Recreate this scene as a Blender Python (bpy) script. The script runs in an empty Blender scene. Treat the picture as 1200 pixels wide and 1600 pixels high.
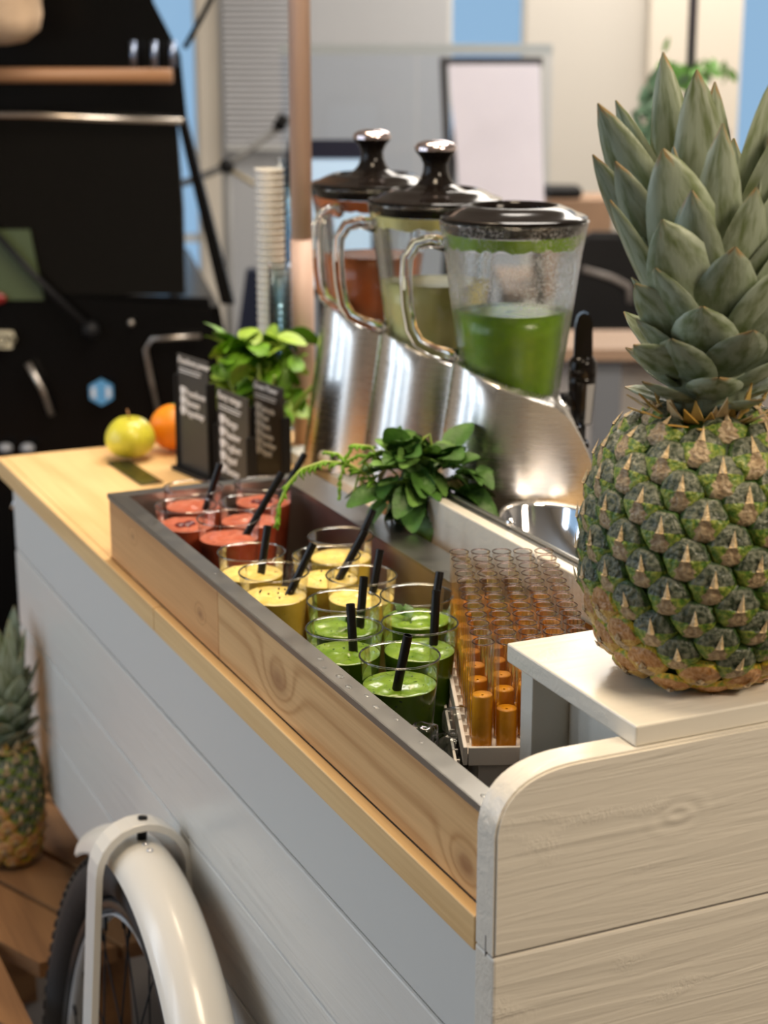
import bpy, bmesh, math, random
from mathutils import Vector, Matrix, Euler, noise
random.seed(7)
R = random.Random(11)
SC = bpy.context.scene
COL = SC.collection

# ------------------------------------------------------------------ camera
PITCH, YAW, FPX = 0.2686, 0.4266, 2790.0
CAM = Vector((-0.9975, 0.53295, 0.6018))
fh = Vector((math.cos(YAW), -math.sin(YAW), 0))       # horizontal forward
rt = Vector((-math.sin(YAW), -math.cos(YAW), 0))      # right
RB = math.atan2(rt.y, rt.x)                           # z rotation of "facing the visitor" things
cam = bpy.data.cameras.new('camera'); camo = bpy.data.objects.new('camera', cam); COL.objects.link(camo)
camo.location = CAM
Fw = fh * math.cos(PITCH) - Vector((0, 0, 1)) * math.sin(PITCH)
camo.rotation_euler = Fw.to_track_quat('-Z', 'Y').to_euler()
cam.sensor_fit = 'VERTICAL'; cam.sensor_height = 36.0; cam.sensor_width = 27.0
cam.lens = FPX / 1600 * 36
cam.clip_start = 0.05; cam.clip_end = 60
cam.dof.use_dof = True; cam.dof.focus_distance = 1.45; cam.dof.aperture_fstop = 6.2
SC.camera = camo

# ------------------------------------------------------------------ world, exposure, lights
w = bpy.data.worlds.new('world'); SC.world = w; w.use_nodes = True
w.node_tree.nodes['Background'].inputs[0].default_value = (0.40, 0.62, 0.88, 1)
w.node_tree.nodes['Background'].inputs[1].default_value = 0.95
SC.view_settings.view_transform = 'Standard'; SC.view_settings.look = 'None'
SC.view_settings.gamma = 1.0; SC.view_settings.use_curve_mapping = False
SC.view_settings.exposure = -0.18
SC.cycles.transparent_max_bounces = 40
SC.cycles.max_bounces = 12
SC.cycles.caustics_reflective = False; SC.cycles.caustics_refractive = False
def area(name, loc, target, sx, sy, e, col):
    l = bpy.data.lights.new(name, 'AREA'); l.shape = 'RECTANGLE'; l.size = sx; l.size_y = sy; l.energy = e; l.color = col
    o = bpy.data.objects.new(name, l); COL.objects.link(o); o.location = loc
    o.rotation_euler = (Vector(target) - Vector(loc)).to_track_quat('-Z', 'Y').to_euler()
    return o
WARM = (1.0, 0.80, 0.56)
area('ceiling_lamp', (0.15, -0.05, 1.8), (0.3, -0.1, 0), 0.45, 0.45, 26, WARM)
area('ceiling_lamp', (1.35, -0.3, 1.8), (1.3, -0.3, 0), 0.45, 0.45, 20, WARM)
area('ceiling_lamp', (-1.5, -1.0, 1.7), (0.0, -0.25, 0.0), 0.8, 0.6, 46, (1.0, 0.84, 0.65))
area('ceiling_lamp', (3.6, -2.6, 1.9), (3.6, -2.7, 0), 1.4, 1.4, 75, (1.0, 0.93, 0.84))
area('ceiling_lamp', (5.0, -3.6, 1.9), (5.6, -3.8, 0), 1.4, 1.4, 60, (1.0, 0.93, 0.84))
_l = CAM + rt * 0.5 + fh * 2.9
area('ceiling_lamp', (_l.x, _l.y, 1.88), (_l.x + 0.5, _l.y - 0.2, 0), 0.9, 0.9, 60, (1.0, 0.92, 0.82))  # fill lamp added overhead to brighten the cabinet and table fronts
for _k in range(3):          # lamps added in the unseen left opening: daylight in narrow streaks on steel
    _l = CAM - rt * 2.6 + fh * (0.45 + 0.95 * _k)
    area('window_daylight', (_l.x, _l.y, 0.65), (0.6, 0.0, -0.1), 0.30, 1.7, 10.5, (0.80, 0.89, 1.0))

# ------------------------------------------------------------------ materials
MATS = {}
def nmat(name):
    m = bpy.data.materials.new(name); m.use_nodes = True; MATS[name] = m
    return m, m.node_tree.nodes, m.node_tree.links, m.node_tree.nodes['Principled BSDF']
def plain(name, col, rough=0.5, metal=0.0, spec=0.5, bump=0, bscale=60, coat=0, var=0.0, vscale=20, em=0):
    m, n, l, b = nmat(name)
    b.inputs['Base Color'].default_value = (*col, 1); b.inputs['Roughness'].default_value = rough
    b.inputs['Metallic'].default_value = metal; b.inputs['Specular IOR Level'].default_value = spec
    b.inputs['Coat Weight'].default_value = coat; b.inputs['Coat Roughness'].default_value = 0.08
    if em:
        b.inputs['Emission Color'].default_value = (*col, 1); b.inputs['Emission Strength'].default_value = em
    tc = n.new('ShaderNodeTexCoord')
    if var > 0:
        no = n.new('ShaderNodeTexNoise'); no.inputs['Scale'].default_value = vscale; no.inputs['Detail'].default_value = 4
        l.new(tc.outputs['Object'], no.inputs['Vector'])
        hs = n.new('ShaderNodeHueSaturation'); hs.inputs['Color'].default_value = (*col, 1)
        mr = n.new('ShaderNodeMapRange'); mr.inputs[1].default_value = 0.3; mr.inputs[2].default_value = 0.7
        mr.inputs[3].default_value = 1 - var; mr.inputs[4].default_value = 1 + var
        l.new(no.outputs[0], mr.inputs[0]); l.new(mr.outputs[0], hs.inputs['Value']); l.new(hs.outputs[0], b.inputs['Base Color'])
    if bump > 0:
        nb = n.new('ShaderNodeTexNoise'); nb.inputs['Scale'].default_value = bscale; nb.inputs['Detail'].default_value = 5
        l.new(tc.outputs['Object'], nb.inputs['Vector'])
        bp = n.new('ShaderNodeBump'); bp.inputs['Strength'].default_value = bump; bp.inputs['Distance'].default_value = 0.002
        l.new(nb.outputs[0], bp.inputs['Height']); l.new(bp.outputs[0], b.inputs['Normal'])
    return m
def ramp(n, stops):
    r = n.new('ShaderNodeValToRGB'); cr = r.color_ramp
    cr.elements[0].position = stops[0][0]; cr.elements[0].color = (*stops[0][1], 1)
    cr.elements[1].position = stops[-1][0]; cr.elements[1].color = (*stops[-1][1], 1)
    for p, c in stops[1:-1]:
        e = cr.elements.new(p); e.color = (*c, 1)
    return r
def math_n(n, l, op, a, b=None):
    m = n.new('ShaderNodeMath'); m.operation = op
    for i, v in enumerate((a, b)):
        if v is None: continue
        if isinstance(v, (int, float)): m.inputs[i].default_value = v
        else: l.new(v, m.inputs[i])
    return m.outputs[0]
def wood(name, light, dark, axis='X', ring=55, knots=(), rough=0.45, contrast=0.5, knotcol=(0.30, 0.13, 0.05)):
    """growth rings running along `axis`, bending around knots given as (u, v, radius) in object coordinates"""
    m, n, l, b = nmat(name)
    tc = n.new('ShaderNodeTexCoord'); sp = n.new('ShaderNodeSeparateXYZ'); l.new(tc.outputs['Object'], sp.inputs[0])
    A = {'X': 0, 'Y': 1, 'Z': 2}[axis]
    mp = n.new('ShaderNodeMapping'); sc = [9, 9, 9]; sc[A] = 1.1; mp.inputs['Scale'].default_value = sc
    l.new(tc.outputs['Object'], mp.inputs[0])
    big = n.new('ShaderNodeTexNoise'); big.inputs['Scale'].default_value = 1.0; big.inputs['Detail'].default_value = 2; l.new(mp.outputs[0], big.inputs['Vector'])
    u = sp.outputs[A]; o1 = sp.outputs[(A + 1) % 3]; v = sp.outputs[2] if A != 2 else sp.outputs[0]
    s = math_n(n, l, 'MULTIPLY', v, ring)
    s = math_n(n, l, 'ADD', s, math_n(n, l, 'MULTIPLY', o1 if A != 2 else sp.outputs[1], ring * 0.6))
    s = math_n(n, l, 'ADD', s, math_n(n, l, 'MULTIPLY', big.outputs[0], 5.0))
    kmask = None
    for (ku, kv, kr) in knots:
        du = math_n(n, l, 'MULTIPLY', math_n(n, l, 'SUBTRACT', u, ku), 0.62); dv = math_n(n, l, 'SUBTRACT', v, kv)
        d2 = math_n(n, l, 'ADD', math_n(n, l, 'MULTIPLY', du, du), math_n(n, l, 'MULTIPLY', dv, dv))
        g = math_n(n, l, 'POWER', 2.718, math_n(n, l, 'MULTIPLY', d2, -1 / (kr * kr * 2.2)))
        s = math_n(n, l, 'ADD', s, math_n(n, l, 'MULTIPLY', g, 5.5))
        g2 = math_n(n, l, 'POWER', 2.718, math_n(n, l, 'MULTIPLY', d2, -1 / (kr * kr * 0.55)))
        kmask = g2 if kmask is None else math_n(n, l, 'ADD', kmask, g2)
    si = math_n(n, l, 'SINE', math_n(n, l, 'MULTIPLY', s, 3.0))
    mr = n.new('ShaderNodeMapRange'); mr.inputs[1].default_value = -1; mr.inputs[2].default_value = 1; l.new(si, mr.inputs[0])
    fib = n.new('ShaderNodeMapping'); s2 = [260, 260, 260]; s2[A] = 6; fib.inputs['Scale'].default_value = s2; l.new(tc.outputs['Object'], fib.inputs[0])
    fn = n.new('ShaderNodeTexNoise'); fn.inputs['Scale'].default_value = 1; fn.inputs['Detail'].default_value = 3; l.new(fib.outputs[0], fn.inputs['Vector'])
    fac = math_n(n, l, 'ADD', math_n(n, l, 'MULTIPLY', math_n(n, l, 'POWER', mr.outputs[0], 3.0), contrast), math_n(n, l, 'MULTIPLY', math_n(n, l, 'SUBTRACT', fn.outputs[0], 0.42), 0.9))
    r = ramp(n, [(0, light), (1, dark)]); l.new(fac, r.inputs[0]); col = r.outputs[0]
    if kmask is not None:
        mx = n.new('ShaderNodeMixRGB'); l.new(math_n(n, l, 'MULTIPLY', kmask, 0.75), mx.inputs[0]); l.new(col, mx.inputs[1]); mx.inputs[2].default_value = (*knotcol, 1); col = mx.outputs[0]
    l.new(col, b.inputs['Base Color']); b.inputs['Roughness'].default_value = rough
    bp = n.new('ShaderNodeBump'); bp.inputs['Strength'].default_value = 0.25; bp.inputs['Distance'].default_value = 0.001
    l.new(fac, bp.inputs['Height']); l.new(bp.outputs[0], b.inputs['Normal'])
    return m
def painted(name, col, axis='X', relief=0.6, rough=0.32, knots=()):
    """thick gloss paint over coarse softwood: the grain shows only as relief"""
    m, n, l, b = nmat(name)
    tc = n.new('ShaderNodeTexCoord'); A = {'X': 0, 'Y': 1, 'Z': 2}[axis]
    mp = n.new('ShaderNodeMapping'); sc = [85, 85, 85]; sc[A] = 5; mp.inputs['Scale'].default_value = sc; l.new(tc.outputs['Object'], mp.inputs[0])
    a = n.new('ShaderNodeTexNoise'); a.inputs['Scale'].default_value = 1.0; a.inputs['Detail'].default_value = 4; a.inputs['Distortion'].default_value = 0.9; l.new(mp.outputs[0], a.inputs['Vector'])
    mp2 = n.new('ShaderNodeMapping'); s2 = [26, 26, 26]; s2[A] = 9; mp2.inputs['Scale'].default_value = s2; l.new(tc.outputs['Object'], mp2.inputs[0])
    v = n.new('ShaderNodeTexNoise'); v.inputs['Scale'].default_value = 1.0; v.inputs['Detail'].default_value = 2; l.new(mp2.outputs[0], v.inputs['Vector'])
    mr = n.new('ShaderNodeMapRange'); mr.inputs[1].default_value = 0.60; mr.inputs[2].default_value = 0.72; l.new(v.outputs[0], mr.inputs[0])
    fine = n.new('ShaderNodeTexNoise'); fine.inputs['Scale'].default_value = 170; fine.inputs['Detail'].default_value = 2; fine.inputs['Distortion'].default_value = 1.5; l.new(tc.outputs['Object'], fine.inputs['Vector'])
    h = math_n(n, l, 'ADD', a.outputs[0], math_n(n, l, 'MULTIPLY', math_n(n, l, 'MULTIPLY', mr.outputs[0], fine.outputs[0]), 0.8))
    sp = n.new('ShaderNodeSeparateXYZ'); l.new(tc.outputs['Object'], sp.inputs[0])
    for (ku, kv, kr) in knots:
        du = math_n(n, l, 'MULTIPLY', math_n(n, l, 'SUBTRACT', sp.outputs[A], ku), 0.6); dv = math_n(n, l, 'SUBTRACT', sp.outputs[2], kv)
        d = math_n(n, l, 'SQRT', math_n(n, l, 'ADD', math_n(n, l, 'MULTIPLY', du, du), math_n(n, l, 'MULTIPLY', dv, dv)))
        ring_ = math_n(n, l, 'SINE', math_n(n, l, 'ADD', math_n(n, l, 'MULTIPLY', d, 620), math_n(n, l, 'MULTIPLY', v.outputs[0], 9))); f = n.new('ShaderNodeMapRange'); f.inputs[1].default_value = kr; f.inputs[2].default_value = kr * 0.3; l.new(d, f.inputs[0])
        h = math_n(n, l, 'ADD', h, math_n(n, l, 'MULTIPLY', math_n(n, l, 'MULTIPLY', ring_, f.outputs[0]), 0.18))
    bp = n.new('ShaderNodeBump'); bp.inputs['Strength'].default_value = relief; bp.inputs['Distance'].default_value = 0.0022
    l.new(h, bp.inputs['Height']); l.new(bp.outputs[0], b.inputs['Normal'])
    b.inputs['Base Color'].default_value = (*col, 1); b.inputs['Roughness'].default_value = rough
    b.inputs['Coat Weight'].default_value = 0.25; b.inputs['Coat Roughness'].default_value = 0.2
    return m
def steel(name, col=(0.62, 0.60, 0.57), rough=0.28, axis='Z', bump=0.12):
    m, n, l, b = nmat(name)
    tc = n.new('ShaderNodeTexCoord'); A = {'X': 0, 'Y': 1, 'Z': 2}[axis]
    mp = n.new('ShaderNodeMapping'); sc = [30, 30, 30]; sc[A] = 2500; mp.inputs['Scale'].default_value = sc; l.new(tc.outputs['Object'], mp.inputs[0])
    a = n.new('ShaderNodeTexNoise'); a.inputs['Scale'].default_value = 1; a.inputs['Detail'].default_value = 3; l.new(mp.outputs[0], a.inputs['Vector'])
    bp = n.new('ShaderNodeBump'); bp.inputs['Strength'].default_value = bump; bp.inputs['Distance'].default_value = 0.0006
    l.new(a.outputs[0], bp.inputs['Height']); l.new(bp.outputs[0], b.inputs['Normal'])
    mr = n.new('ShaderNodeMapRange'); mr.inputs[3].default_value = rough - 0.06; mr.inputs[4].default_value = rough + 0.1; l.new(a.outputs[0], mr.inputs[0]); l.new(mr.outputs[0], b.inputs['Roughness'])
    b.inputs['Base Color'].default_value = (*col, 1); b.inputs['Metallic'].default_value = 1.0
    return m
def clear(name, tint=(0.96, 0.97, 0.97), rough=0.04, spec=1.0, edge=0.35, bump=0.0, bscale=300, ior=1.3, haze=0.0):
    """thin clear plastic / glass wall"""
    m, n, l, b = nmat(name); n.remove(b); out = n['Material Output']
    t = n.new('ShaderNodeBsdfTransparent'); t.inputs[0].default_value = (*tint, 1)
    g = n.new('ShaderNodeBsdfGlossy'); g.inputs['Roughness'].default_value = rough; g.inputs[0].default_value = (1, 1, 1, 1)
    fr = n.new('ShaderNodeFresnel'); fr.inputs[0].default_value = ior
    lw = n.new('ShaderNodeLayerWeight'); lw.inputs[0].default_value = 0.25
    f = math_n(n, l, 'ADD', math_n(n, l, 'MULTIPLY', fr.outputs[0], spec), math_n(n, l, 'MULTIPLY', math_n(n, l, 'POWER', lw.outputs['Facing'], 3.0), edge))
    cl = n.new('ShaderNodeClamp'); l.new(f, cl.inputs[0])
    if bump:
        tc = n.new('ShaderNodeTexCoord'); no = n.new('ShaderNodeTexVoronoi'); no.inputs['Scale'].default_value = bscale
        l.new(tc.outputs['Object'], no.inputs['Vector'])
        bp = n.new('ShaderNodeBump'); bp.inputs['Strength'].default_value = bump; bp.inputs['Distance'].default_value = 0.002
        l.new(no.outputs[0], bp.inputs['Height'])
        for x in (g, fr, lw): l.new(bp.outputs[0], x.inputs['Normal'])
    mx = n.new('ShaderNodeMixShader'); l.new(cl.outputs[0], mx.inputs[0]); l.new(t.outputs[0], mx.inputs[1]); l.new(g.outputs[0], mx.inputs[2])
    if haze:       # condensation droplets scatter light
        tc = n.new('ShaderNodeTexCoord'); a = n.new('ShaderNodeTexNoise'); a.inputs['Scale'].default_value = 24; l.new(tc.outputs['Object'], a.inputs['Vector'])
        c_ = n.new('ShaderNodeTexNoise'); c_.inputs['Scale'].default_value = 430; c_.inputs['Detail'].default_value = 1; l.new(tc.outputs['Object'], c_.inputs['Vector'])
        q1 = n.new('ShaderNodeMapRange'); q1.inputs[1].default_value = 0.40; q1.inputs[2].default_value = 0.65; l.new(a.outputs[0], q1.inputs[0])
        zs = n.new('ShaderNodeSeparateXYZ'); l.new(tc.outputs['Object'], zs.inputs[0]); zm = n.new('ShaderNodeMapRange'); zm.inputs[1].default_value = 0.266; zm.inputs[2].default_value = 0.285; l.new(zs.outputs[2], zm.inputs[0]); haze_f = math_n(n, l, 'MULTIPLY', zm.outputs[0], haze)
        q2 = n.new('ShaderNodeMapRange'); q2.inputs[1].default_value = 0.47; q2.inputs[2].default_value = 0.60; l.new(c_.outputs[0], q2.inputs[0])
        d = n.new('ShaderNodeBsdfTranslucent'); d.inputs[0].default_value = (0.95, 0.97, 1, 1); d2 = n.new('ShaderNodeBsdfDiffuse'); d2.inputs[0].default_value = (0.9, 0.92, 0.95, 1)
        md = n.new('ShaderNodeMixShader'); md.inputs[0].default_value = 0.5; l.new(d.outputs[0], md.inputs[1]); l.new(d2.outputs[0], md.inputs[2])
        hz = n.new('ShaderNodeMixShader'); l.new(math_n(n, l, 'MULTIPLY', math_n(n, l, 'ADD', math_n(n, l, 'MULTIPLY', q2.outputs[0], 0.9), 0.12), math_n(n, l, 'MULTIPLY', math_n(n, l, 'ADD', q1.outputs[0], 0.25), haze_f)), hz.inputs[0]); l.new(mx.outputs[0], hz.inputs[1]); l.new(md.outputs[0], hz.inputs[2]); mx = hz
    l.new(mx.outputs[0], out.inputs[0]); return m
def glass(name, col=(1, 1, 1), rough=0.0, ior=1.45):
    m, n, l, b = nmat(name)
    b.inputs['Base Color'].default_value = (*col, 1); b.inputs['Transmission Weight'].default_value = 1; b.inputs['Roughness'].default_value = rough; b.inputs['IOR'].default_value = ior
    return m
def speckled(name, col, col2, spot, scale=260, rough=0.25, dens=0.30):
    m, n, l, b = nmat(name)
    tc = n.new('ShaderNodeTexCoord'); a = n.new('ShaderNodeTexNoise'); a.inputs['Scale'].default_value = 45; a.inputs['Detail'].default_value = 5; l.new(tc.outputs['Object'], a.inputs['Vector'])
    r = ramp(n, [(0.35, col), (0.68, col2)]); l.new(a.outputs[0], r.inputs[0])
    s = n.new('ShaderNodeTexNoise'); s.inputs['Scale'].default_value = scale; s.inputs['Detail'].default_value = 1; l.new(tc.outputs['Object'], s.inputs['Vector'])
    mr = n.new('ShaderNodeMapRange'); mr.inputs[1].default_value = dens; mr.inputs[2].default_value = dens - 0.05; l.new(s.outputs[0], mr.inputs[0])
    mx = n.new('ShaderNodeMixRGB'); l.new(mr.outputs[0], mx.inputs[0]); l.new(r.outputs[0], mx.inputs[1]); mx.inputs[2].default_value = (*spot, 1)
    l.new(mx.outputs[0], b.inputs['Base Color']); b.inputs['Roughness'].default_value = rough
    b.inputs['Subsurface Weight'].default_value = 0.0
    bp = n.new('ShaderNodeBump'); bp.inputs['Strength'].default_value = 0.35; bp.inputs['Distance'].default_value = 0.002; l.new(a.outputs[0], bp.inputs['Height']); l.new(bp.outputs[0], b.inputs['Normal'])
    return m

kx = 0.411
M_pine = wood('pine_counter', (0.82, 0.56, 0.27), (0.58, 0.33, 0.12), 'X', 26, contrast=0.35)
M_pine_a = wood('pine_orange_board', (0.70, 0.38, 0.155), (0.44, 0.19, 0.065), 'X', 34, knots=((0.62, 0.03, 0.006), (0.85, 0.05, 0.004)), contrast=0.4)
M_pine_b = wood('pine_knotted_board', (0.75, 0.46, 0.205), (0.46, 0.22, 0.075), 'X', 62, knots=((0.405, 0.034, 0.017), (0.035, 0.02, 0.014)), contrast=0.55)
M_deck = wood('deck_wood', (0.30, 0.145, 0.055), (0.13, 0.055, 0.02), 'X', 30, contrast=0.5, rough=0.55)
WHITE = (0.76, 0.74, 0.69)
M_whx = painted('white_paint_lengthwise', WHITE, 'X', 0.5)
M_why = painted('white_paint_crosswise', (0.74, 0.69, 0.60), 'Y', 0.75, knots=((-0.135, 0.062, 0.022),))
M_whflat = plain('white_paint_smooth', (0.66, 0.66, 0.63), 0.4, bump=0.08, bscale=40)
M_shelf = painted('cream_paint_shelf', (0.78, 0.73, 0.63), 'Y', 0.25, 0.3)
M_steelx = steel('brushed_steel_rim', (0.40, 0.39, 0.37), 0.30, 'Z', 0.05)
M_steelin = steel('steel_bin_wall', (0.50, 0.45, 0.41), 0.33, 'Z', 0.08)
M_steelb = steel('brushed_steel_blender', (0.66, 0.63, 0.59), 0.24, 'Z', 0.025)
M_chrome = plain('chrome', (0.8, 0.8, 0.82), 0.08, 1.0)
M_black = plain('black_gloss_plastic', (0.008, 0.006, 0.005), 0.10, spec=0.2)
M_blackm = plain('black_matt_plastic', (0.009, 0.009, 0.010), 0.5, spec=0.2)
M_straw = plain('black_straw', (0.005, 0.004, 0.004), 0.32, spec=0.3)
M_cup = clear('clear_cup_plastic', (0.985, 0.985, 0.985), 0.05, 0.55, 0.30)
M_rimc = clear('cup_rim_plastic', (0.93, 0.93, 0.92), 0.10, 1.4, 0.55)
M_tube = clear('clear_tube_plastic', (0.975, 0.955, 0.935), 0.05, 0.55, 0.30)
M_trim = clear('tube_rim_plastic', (0.50, 0.42, 0.40), 0.2, 0.35, 0.12)
M_jar = clear('jar_glass', (0.975, 0.98, 0.98), 0.04, 0.9, 0.4)
M_jarin = clear('jar_glass_inner', (0.98, 0.985, 0.98), 0.04, 0.35, 0.15)
M_jarwet = clear('jar_glass_with_droplets', (0.975, 0.98, 0.98), 0.12, 0.9, 0.35, bump=0.5, bscale=420, haze=0.42)
M_handle = glass('handle_glass', (0.95, 0.97, 0.96), 0.02, 1.45)
M_ice = clear('ice', (0.90, 0.92, 0.94), 0.10, 1.6, 0.6, bump=0.5, bscale=140)
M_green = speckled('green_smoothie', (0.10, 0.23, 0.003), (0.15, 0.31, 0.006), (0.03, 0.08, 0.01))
M_greent = speckled('green_smoothie_surface', (0.12, 0.24, 0.012), (0.27, 0.42, 0.045), (0.03, 0.08, 0.005), 300, 0.22, 0.33)
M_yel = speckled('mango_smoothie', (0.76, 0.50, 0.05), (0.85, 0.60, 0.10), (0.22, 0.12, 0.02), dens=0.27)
M_yelt = speckled('mango_smoothie_surface', (0.82, 0.60, 0.14), (0.90, 0.72, 0.26), (0.25, 0.13, 0.02), dens=0.28)
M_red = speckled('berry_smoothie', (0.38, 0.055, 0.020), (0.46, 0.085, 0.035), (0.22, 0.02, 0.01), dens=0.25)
M_redt = speckled('berry_smoothie_surface', (0.44, 0.10, 0.05), (0.55, 0.17, 0.10), (0.22, 0.02, 0.01), dens=0.25)
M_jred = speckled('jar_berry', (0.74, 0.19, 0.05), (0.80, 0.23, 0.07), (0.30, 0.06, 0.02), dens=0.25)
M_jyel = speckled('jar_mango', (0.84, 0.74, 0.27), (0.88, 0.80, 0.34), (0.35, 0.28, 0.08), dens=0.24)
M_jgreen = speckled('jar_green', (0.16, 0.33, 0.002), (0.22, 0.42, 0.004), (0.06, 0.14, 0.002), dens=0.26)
M_oj = speckled('orange_juice', (0.90, 0.38, 0.015), (0.95, 0.44, 0.03), (0.85, 0.35, 0.02))
M_rack = plain('rack_white_plastic', (0.78, 0.74, 0.70), 0.35)
M_leafm = plain('mint_leaf', (0.06, 0.155, 0.022), 0.5, bump=0.5, bscale=220, var=0.35, vscale=60)
M_leafm2 = plain('mint_leaf_pale', (0.14, 0.28, 0.055), 0.5, bump=0.5, bscale=220, var=0.3, vscale=60)
M_stem = plain('green_stem', (0.30, 0.42, 0.07), 0.4, var=0.2)
M_celery = plain('celery_leaf', (0.15, 0.34, 0.015), 0.45, bump=0.4, bscale=150, var=0.4, vscale=40)
M_celery2 = plain('celery_leaf_pale', (0.34, 0.52, 0.06), 0.45, bump=0.4, bscale=150, var=0.3, vscale=40)
M_kraft = plain('kraft_cup', (0.36, 0.17, 0.05), 0.6, var=0.25, vscale=40)
M_paper = plain('white_paper', (0.8, 0.78, 0.74), 0.5)
M_chalk = plain('chalk_board', (0.030, 0.026, 0.021), 0.5, var=0.15, vscale=15)
M_chalkw = plain('chalk_white', (0.72, 0.72, 0.72), 0.8)
M_van = plain('black_car_paint', (0.003, 0.0028, 0.0028), 0.22, spec=0.18)
M_vanglass = plain('dark_windscreen', (0.004, 0.0035, 0.003), 0.08, spec=0.3)
M_rubber = plain('tyre_rubber', (0.022, 0.020, 0.020), 0.6, bump=0.3, bscale=80)
M_fender = plain('white_fender', (0.80, 0.77, 0.71), 0.28, coat=0.2)
M_wall = plain('wall_paint', (0.60, 0.57, 0.52), 0.8)
M_wall2 = plain('wall_paint_cool', (0.47, 0.48, 0.50), 0.8)
M_floor = plain('floor_grey', (0.14, 0.12, 0.105), 0.4, var=0.1, vscale=3)
M_ceil = plain('ceiling_paint', (0.7, 0.69, 0.66), 0.9)
M_pole = wood('pole_wood', (0.62, 0.44, 0.36), (0.48, 0.30, 0.22), 'Z', 12, contrast=0.3)
M_apple = plain('apple_skin', (0.62, 0.58, 0.05), 0.3, var=0.3, vscale=22)
M_orange = plain('orange_peel', (0.90, 0.27, 0.01), 0.4, bump=0.25, bscale=260)

# ------------------------------------------------------------------ mesh helpers
class MB:
    def __init__(s): s.bm = bmesh.new(); s.mi = 0
    def _f(s, vs, smooth=False):
        try:
            f = s.bm.faces.new(vs); f.material_index = s.mi; f.smooth = smooth; return f
        except ValueError: return None
    def box(s, x0, x1, y0, y1, z0, z1, bev=0.0, M=None):
        b = bmesh.new(); bmesh.ops.create_cube(b, size=1)
        for v in b.verts: v.co = Vector(((x0 + x1) / 2 + v.co.x * (x1 - x0), (y0 + y1) / 2 + v.co.y * (y1 - y0), (z0 + z1) / 2 + v.co.z * (z1 - z0)))
        if bev: bmesh.ops.bevel(b, geom=b.edges[:], offset=bev, segments=2, affect='EDGES', profile=0.5)
        s.add(b, M); return s
    def add(s, b, M=None, smooth=None):
        if M is not None: b.transform(M)
        mp = {v: s.bm.verts.new(v.co) for v in b.verts}
        for f in b.faces:
            g = s._f([mp[v] for v in f.verts], f.smooth if smooth is None else smooth)
        b.free(); return s
    def lathe(s, prof, seg=32, c=(0, 0, 0), lobes=0, lamp=0.0, closed=False, M=None):
        rings = []
        for (r, z) in prof:
            ring = []
            for i in range(seg):
                a = 2 * math.pi * i / seg; rr = r * (1 + lamp * math.cos(lobes * a)) if lobes else r
                p = Vector((c[0] + rr * math.cos(a), c[1] + rr * math.sin(a), c[2] + z))
                if M: p = M @ p
                ring.append(s.bm.verts.new(p))
            rings.append(ring)
        for a, b in zip(rings, rings[1:]):
            for i in range(seg): s._f([a[i], a[(i + 1) % seg], b[(i + 1) % seg], b[i]], True)
        if closed:
            s._f(list(reversed(rings[0]))); s._f(rings[-1])
        return s
    def tube(s, path, r, seg=8, caps=True, flat=None):
        path = [Vector(p) for p in path]; n = len(path); rings = []
        rr = r if isinstance(r, (list, tuple)) else [r] * n
        t0 = (path[1] - path[0]).normalized(); u = t0.orthogonal().normalized()
        if flat is not None: u = (Vector(flat) - t0 * t0.dot(Vector(flat))).normalized()
        for i, p in enumerate(path):
            t = (path[min(i + 1, n - 1)] - path[max(i - 1, 0)]).normalized()
            u = (u - t * t.dot(u)).normalized(); v = t.cross(u)
            rings.append([s.bm.verts.new(p + (u * math.cos(2 * math.pi * k / seg) + v * math.sin(2 * math.pi * k / seg)) * rr[i]) for k in range(seg)])
        for a, b in zip(rings, rings[1:]):
            for i in range(seg): s._f([a[i], a[(i + 1) % seg], b[(i + 1) % seg], b[i]], True)
        if caps: s._f(list(reversed(rings[0]))); s._f(rings[-1])
        return s
    def strap(s, path, side, w, th):
        """flat bar of width w (along side) and thickness th following path"""
        path = [Vector(p) for p in path]; side = Vector(side).normalized(); n = len(path); rings = []
        for i, p in enumerate(path):
            t = (path[min(i + 1, n - 1)] - path[max(i - 1, 0)]).normalized(); nn = t.cross(side).normalized()
            rings.append([s.bm.verts.new(p + side * a * w / 2 + nn * b * th / 2) for a, b in ((-1, -1), (1, -1), (1, 1), (-1, 1))])
        for a, b in zip(rings, rings[1:]):
            for i in range(4): s._f([a[i], a[(i + 1) % 4], b[(i + 1) % 4], b[i]])
        s._f(list(reversed(rings[0]))); s._f(rings[-1]); return s
    def prism(s, pts, ext, M=None):
        """polygon pts (3D) extruded by vector ext"""
        ext = Vector(ext); a = [s.bm.verts.new(Vector(p)) for p in pts]; b = [s.bm.verts.new(Vector(p) + ext) for p in pts]
        s._f(list(reversed(a))); s._f(b); n = len(pts)
        for i in range(n): s._f([a[i], a[(i + 1) % n], b[(i + 1) % n], b[i]])
        return s
    def sphere(s, c, r, seg=24, rings=14, sx=1, sy=1, sz=1):
        b = bmesh.new(); bmesh.ops.create_uvsphere(b, u_segments=seg, v_segments=rings, radius=r)
        for v in b.verts: v.co = Vector((v.co.x * sx + c[0], v.co.y * sy + c[1], v.co.z * sz + c[2]))
        s.add(b, smooth=True); return s
    def mesh(s, name, mats, fix=True, sharp=None):
        if fix: bmesh.ops.recalc_face_normals(s.bm, faces=s.bm.faces[:])
        me = bpy.data.meshes.new(name); s.bm.to_mesh(me); s.bm.free()
        for m in (mats if isinstance(mats, (list, tuple)) else [mats]): me.materials.append(m)
        if sharp: me.set_sharp_from_angle(angle=math.radians(sharp))
        return me
    def build(s, name, mats, parent=None, **k):
        return link(name, s.mesh(name, mats, **k), parent)
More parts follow.
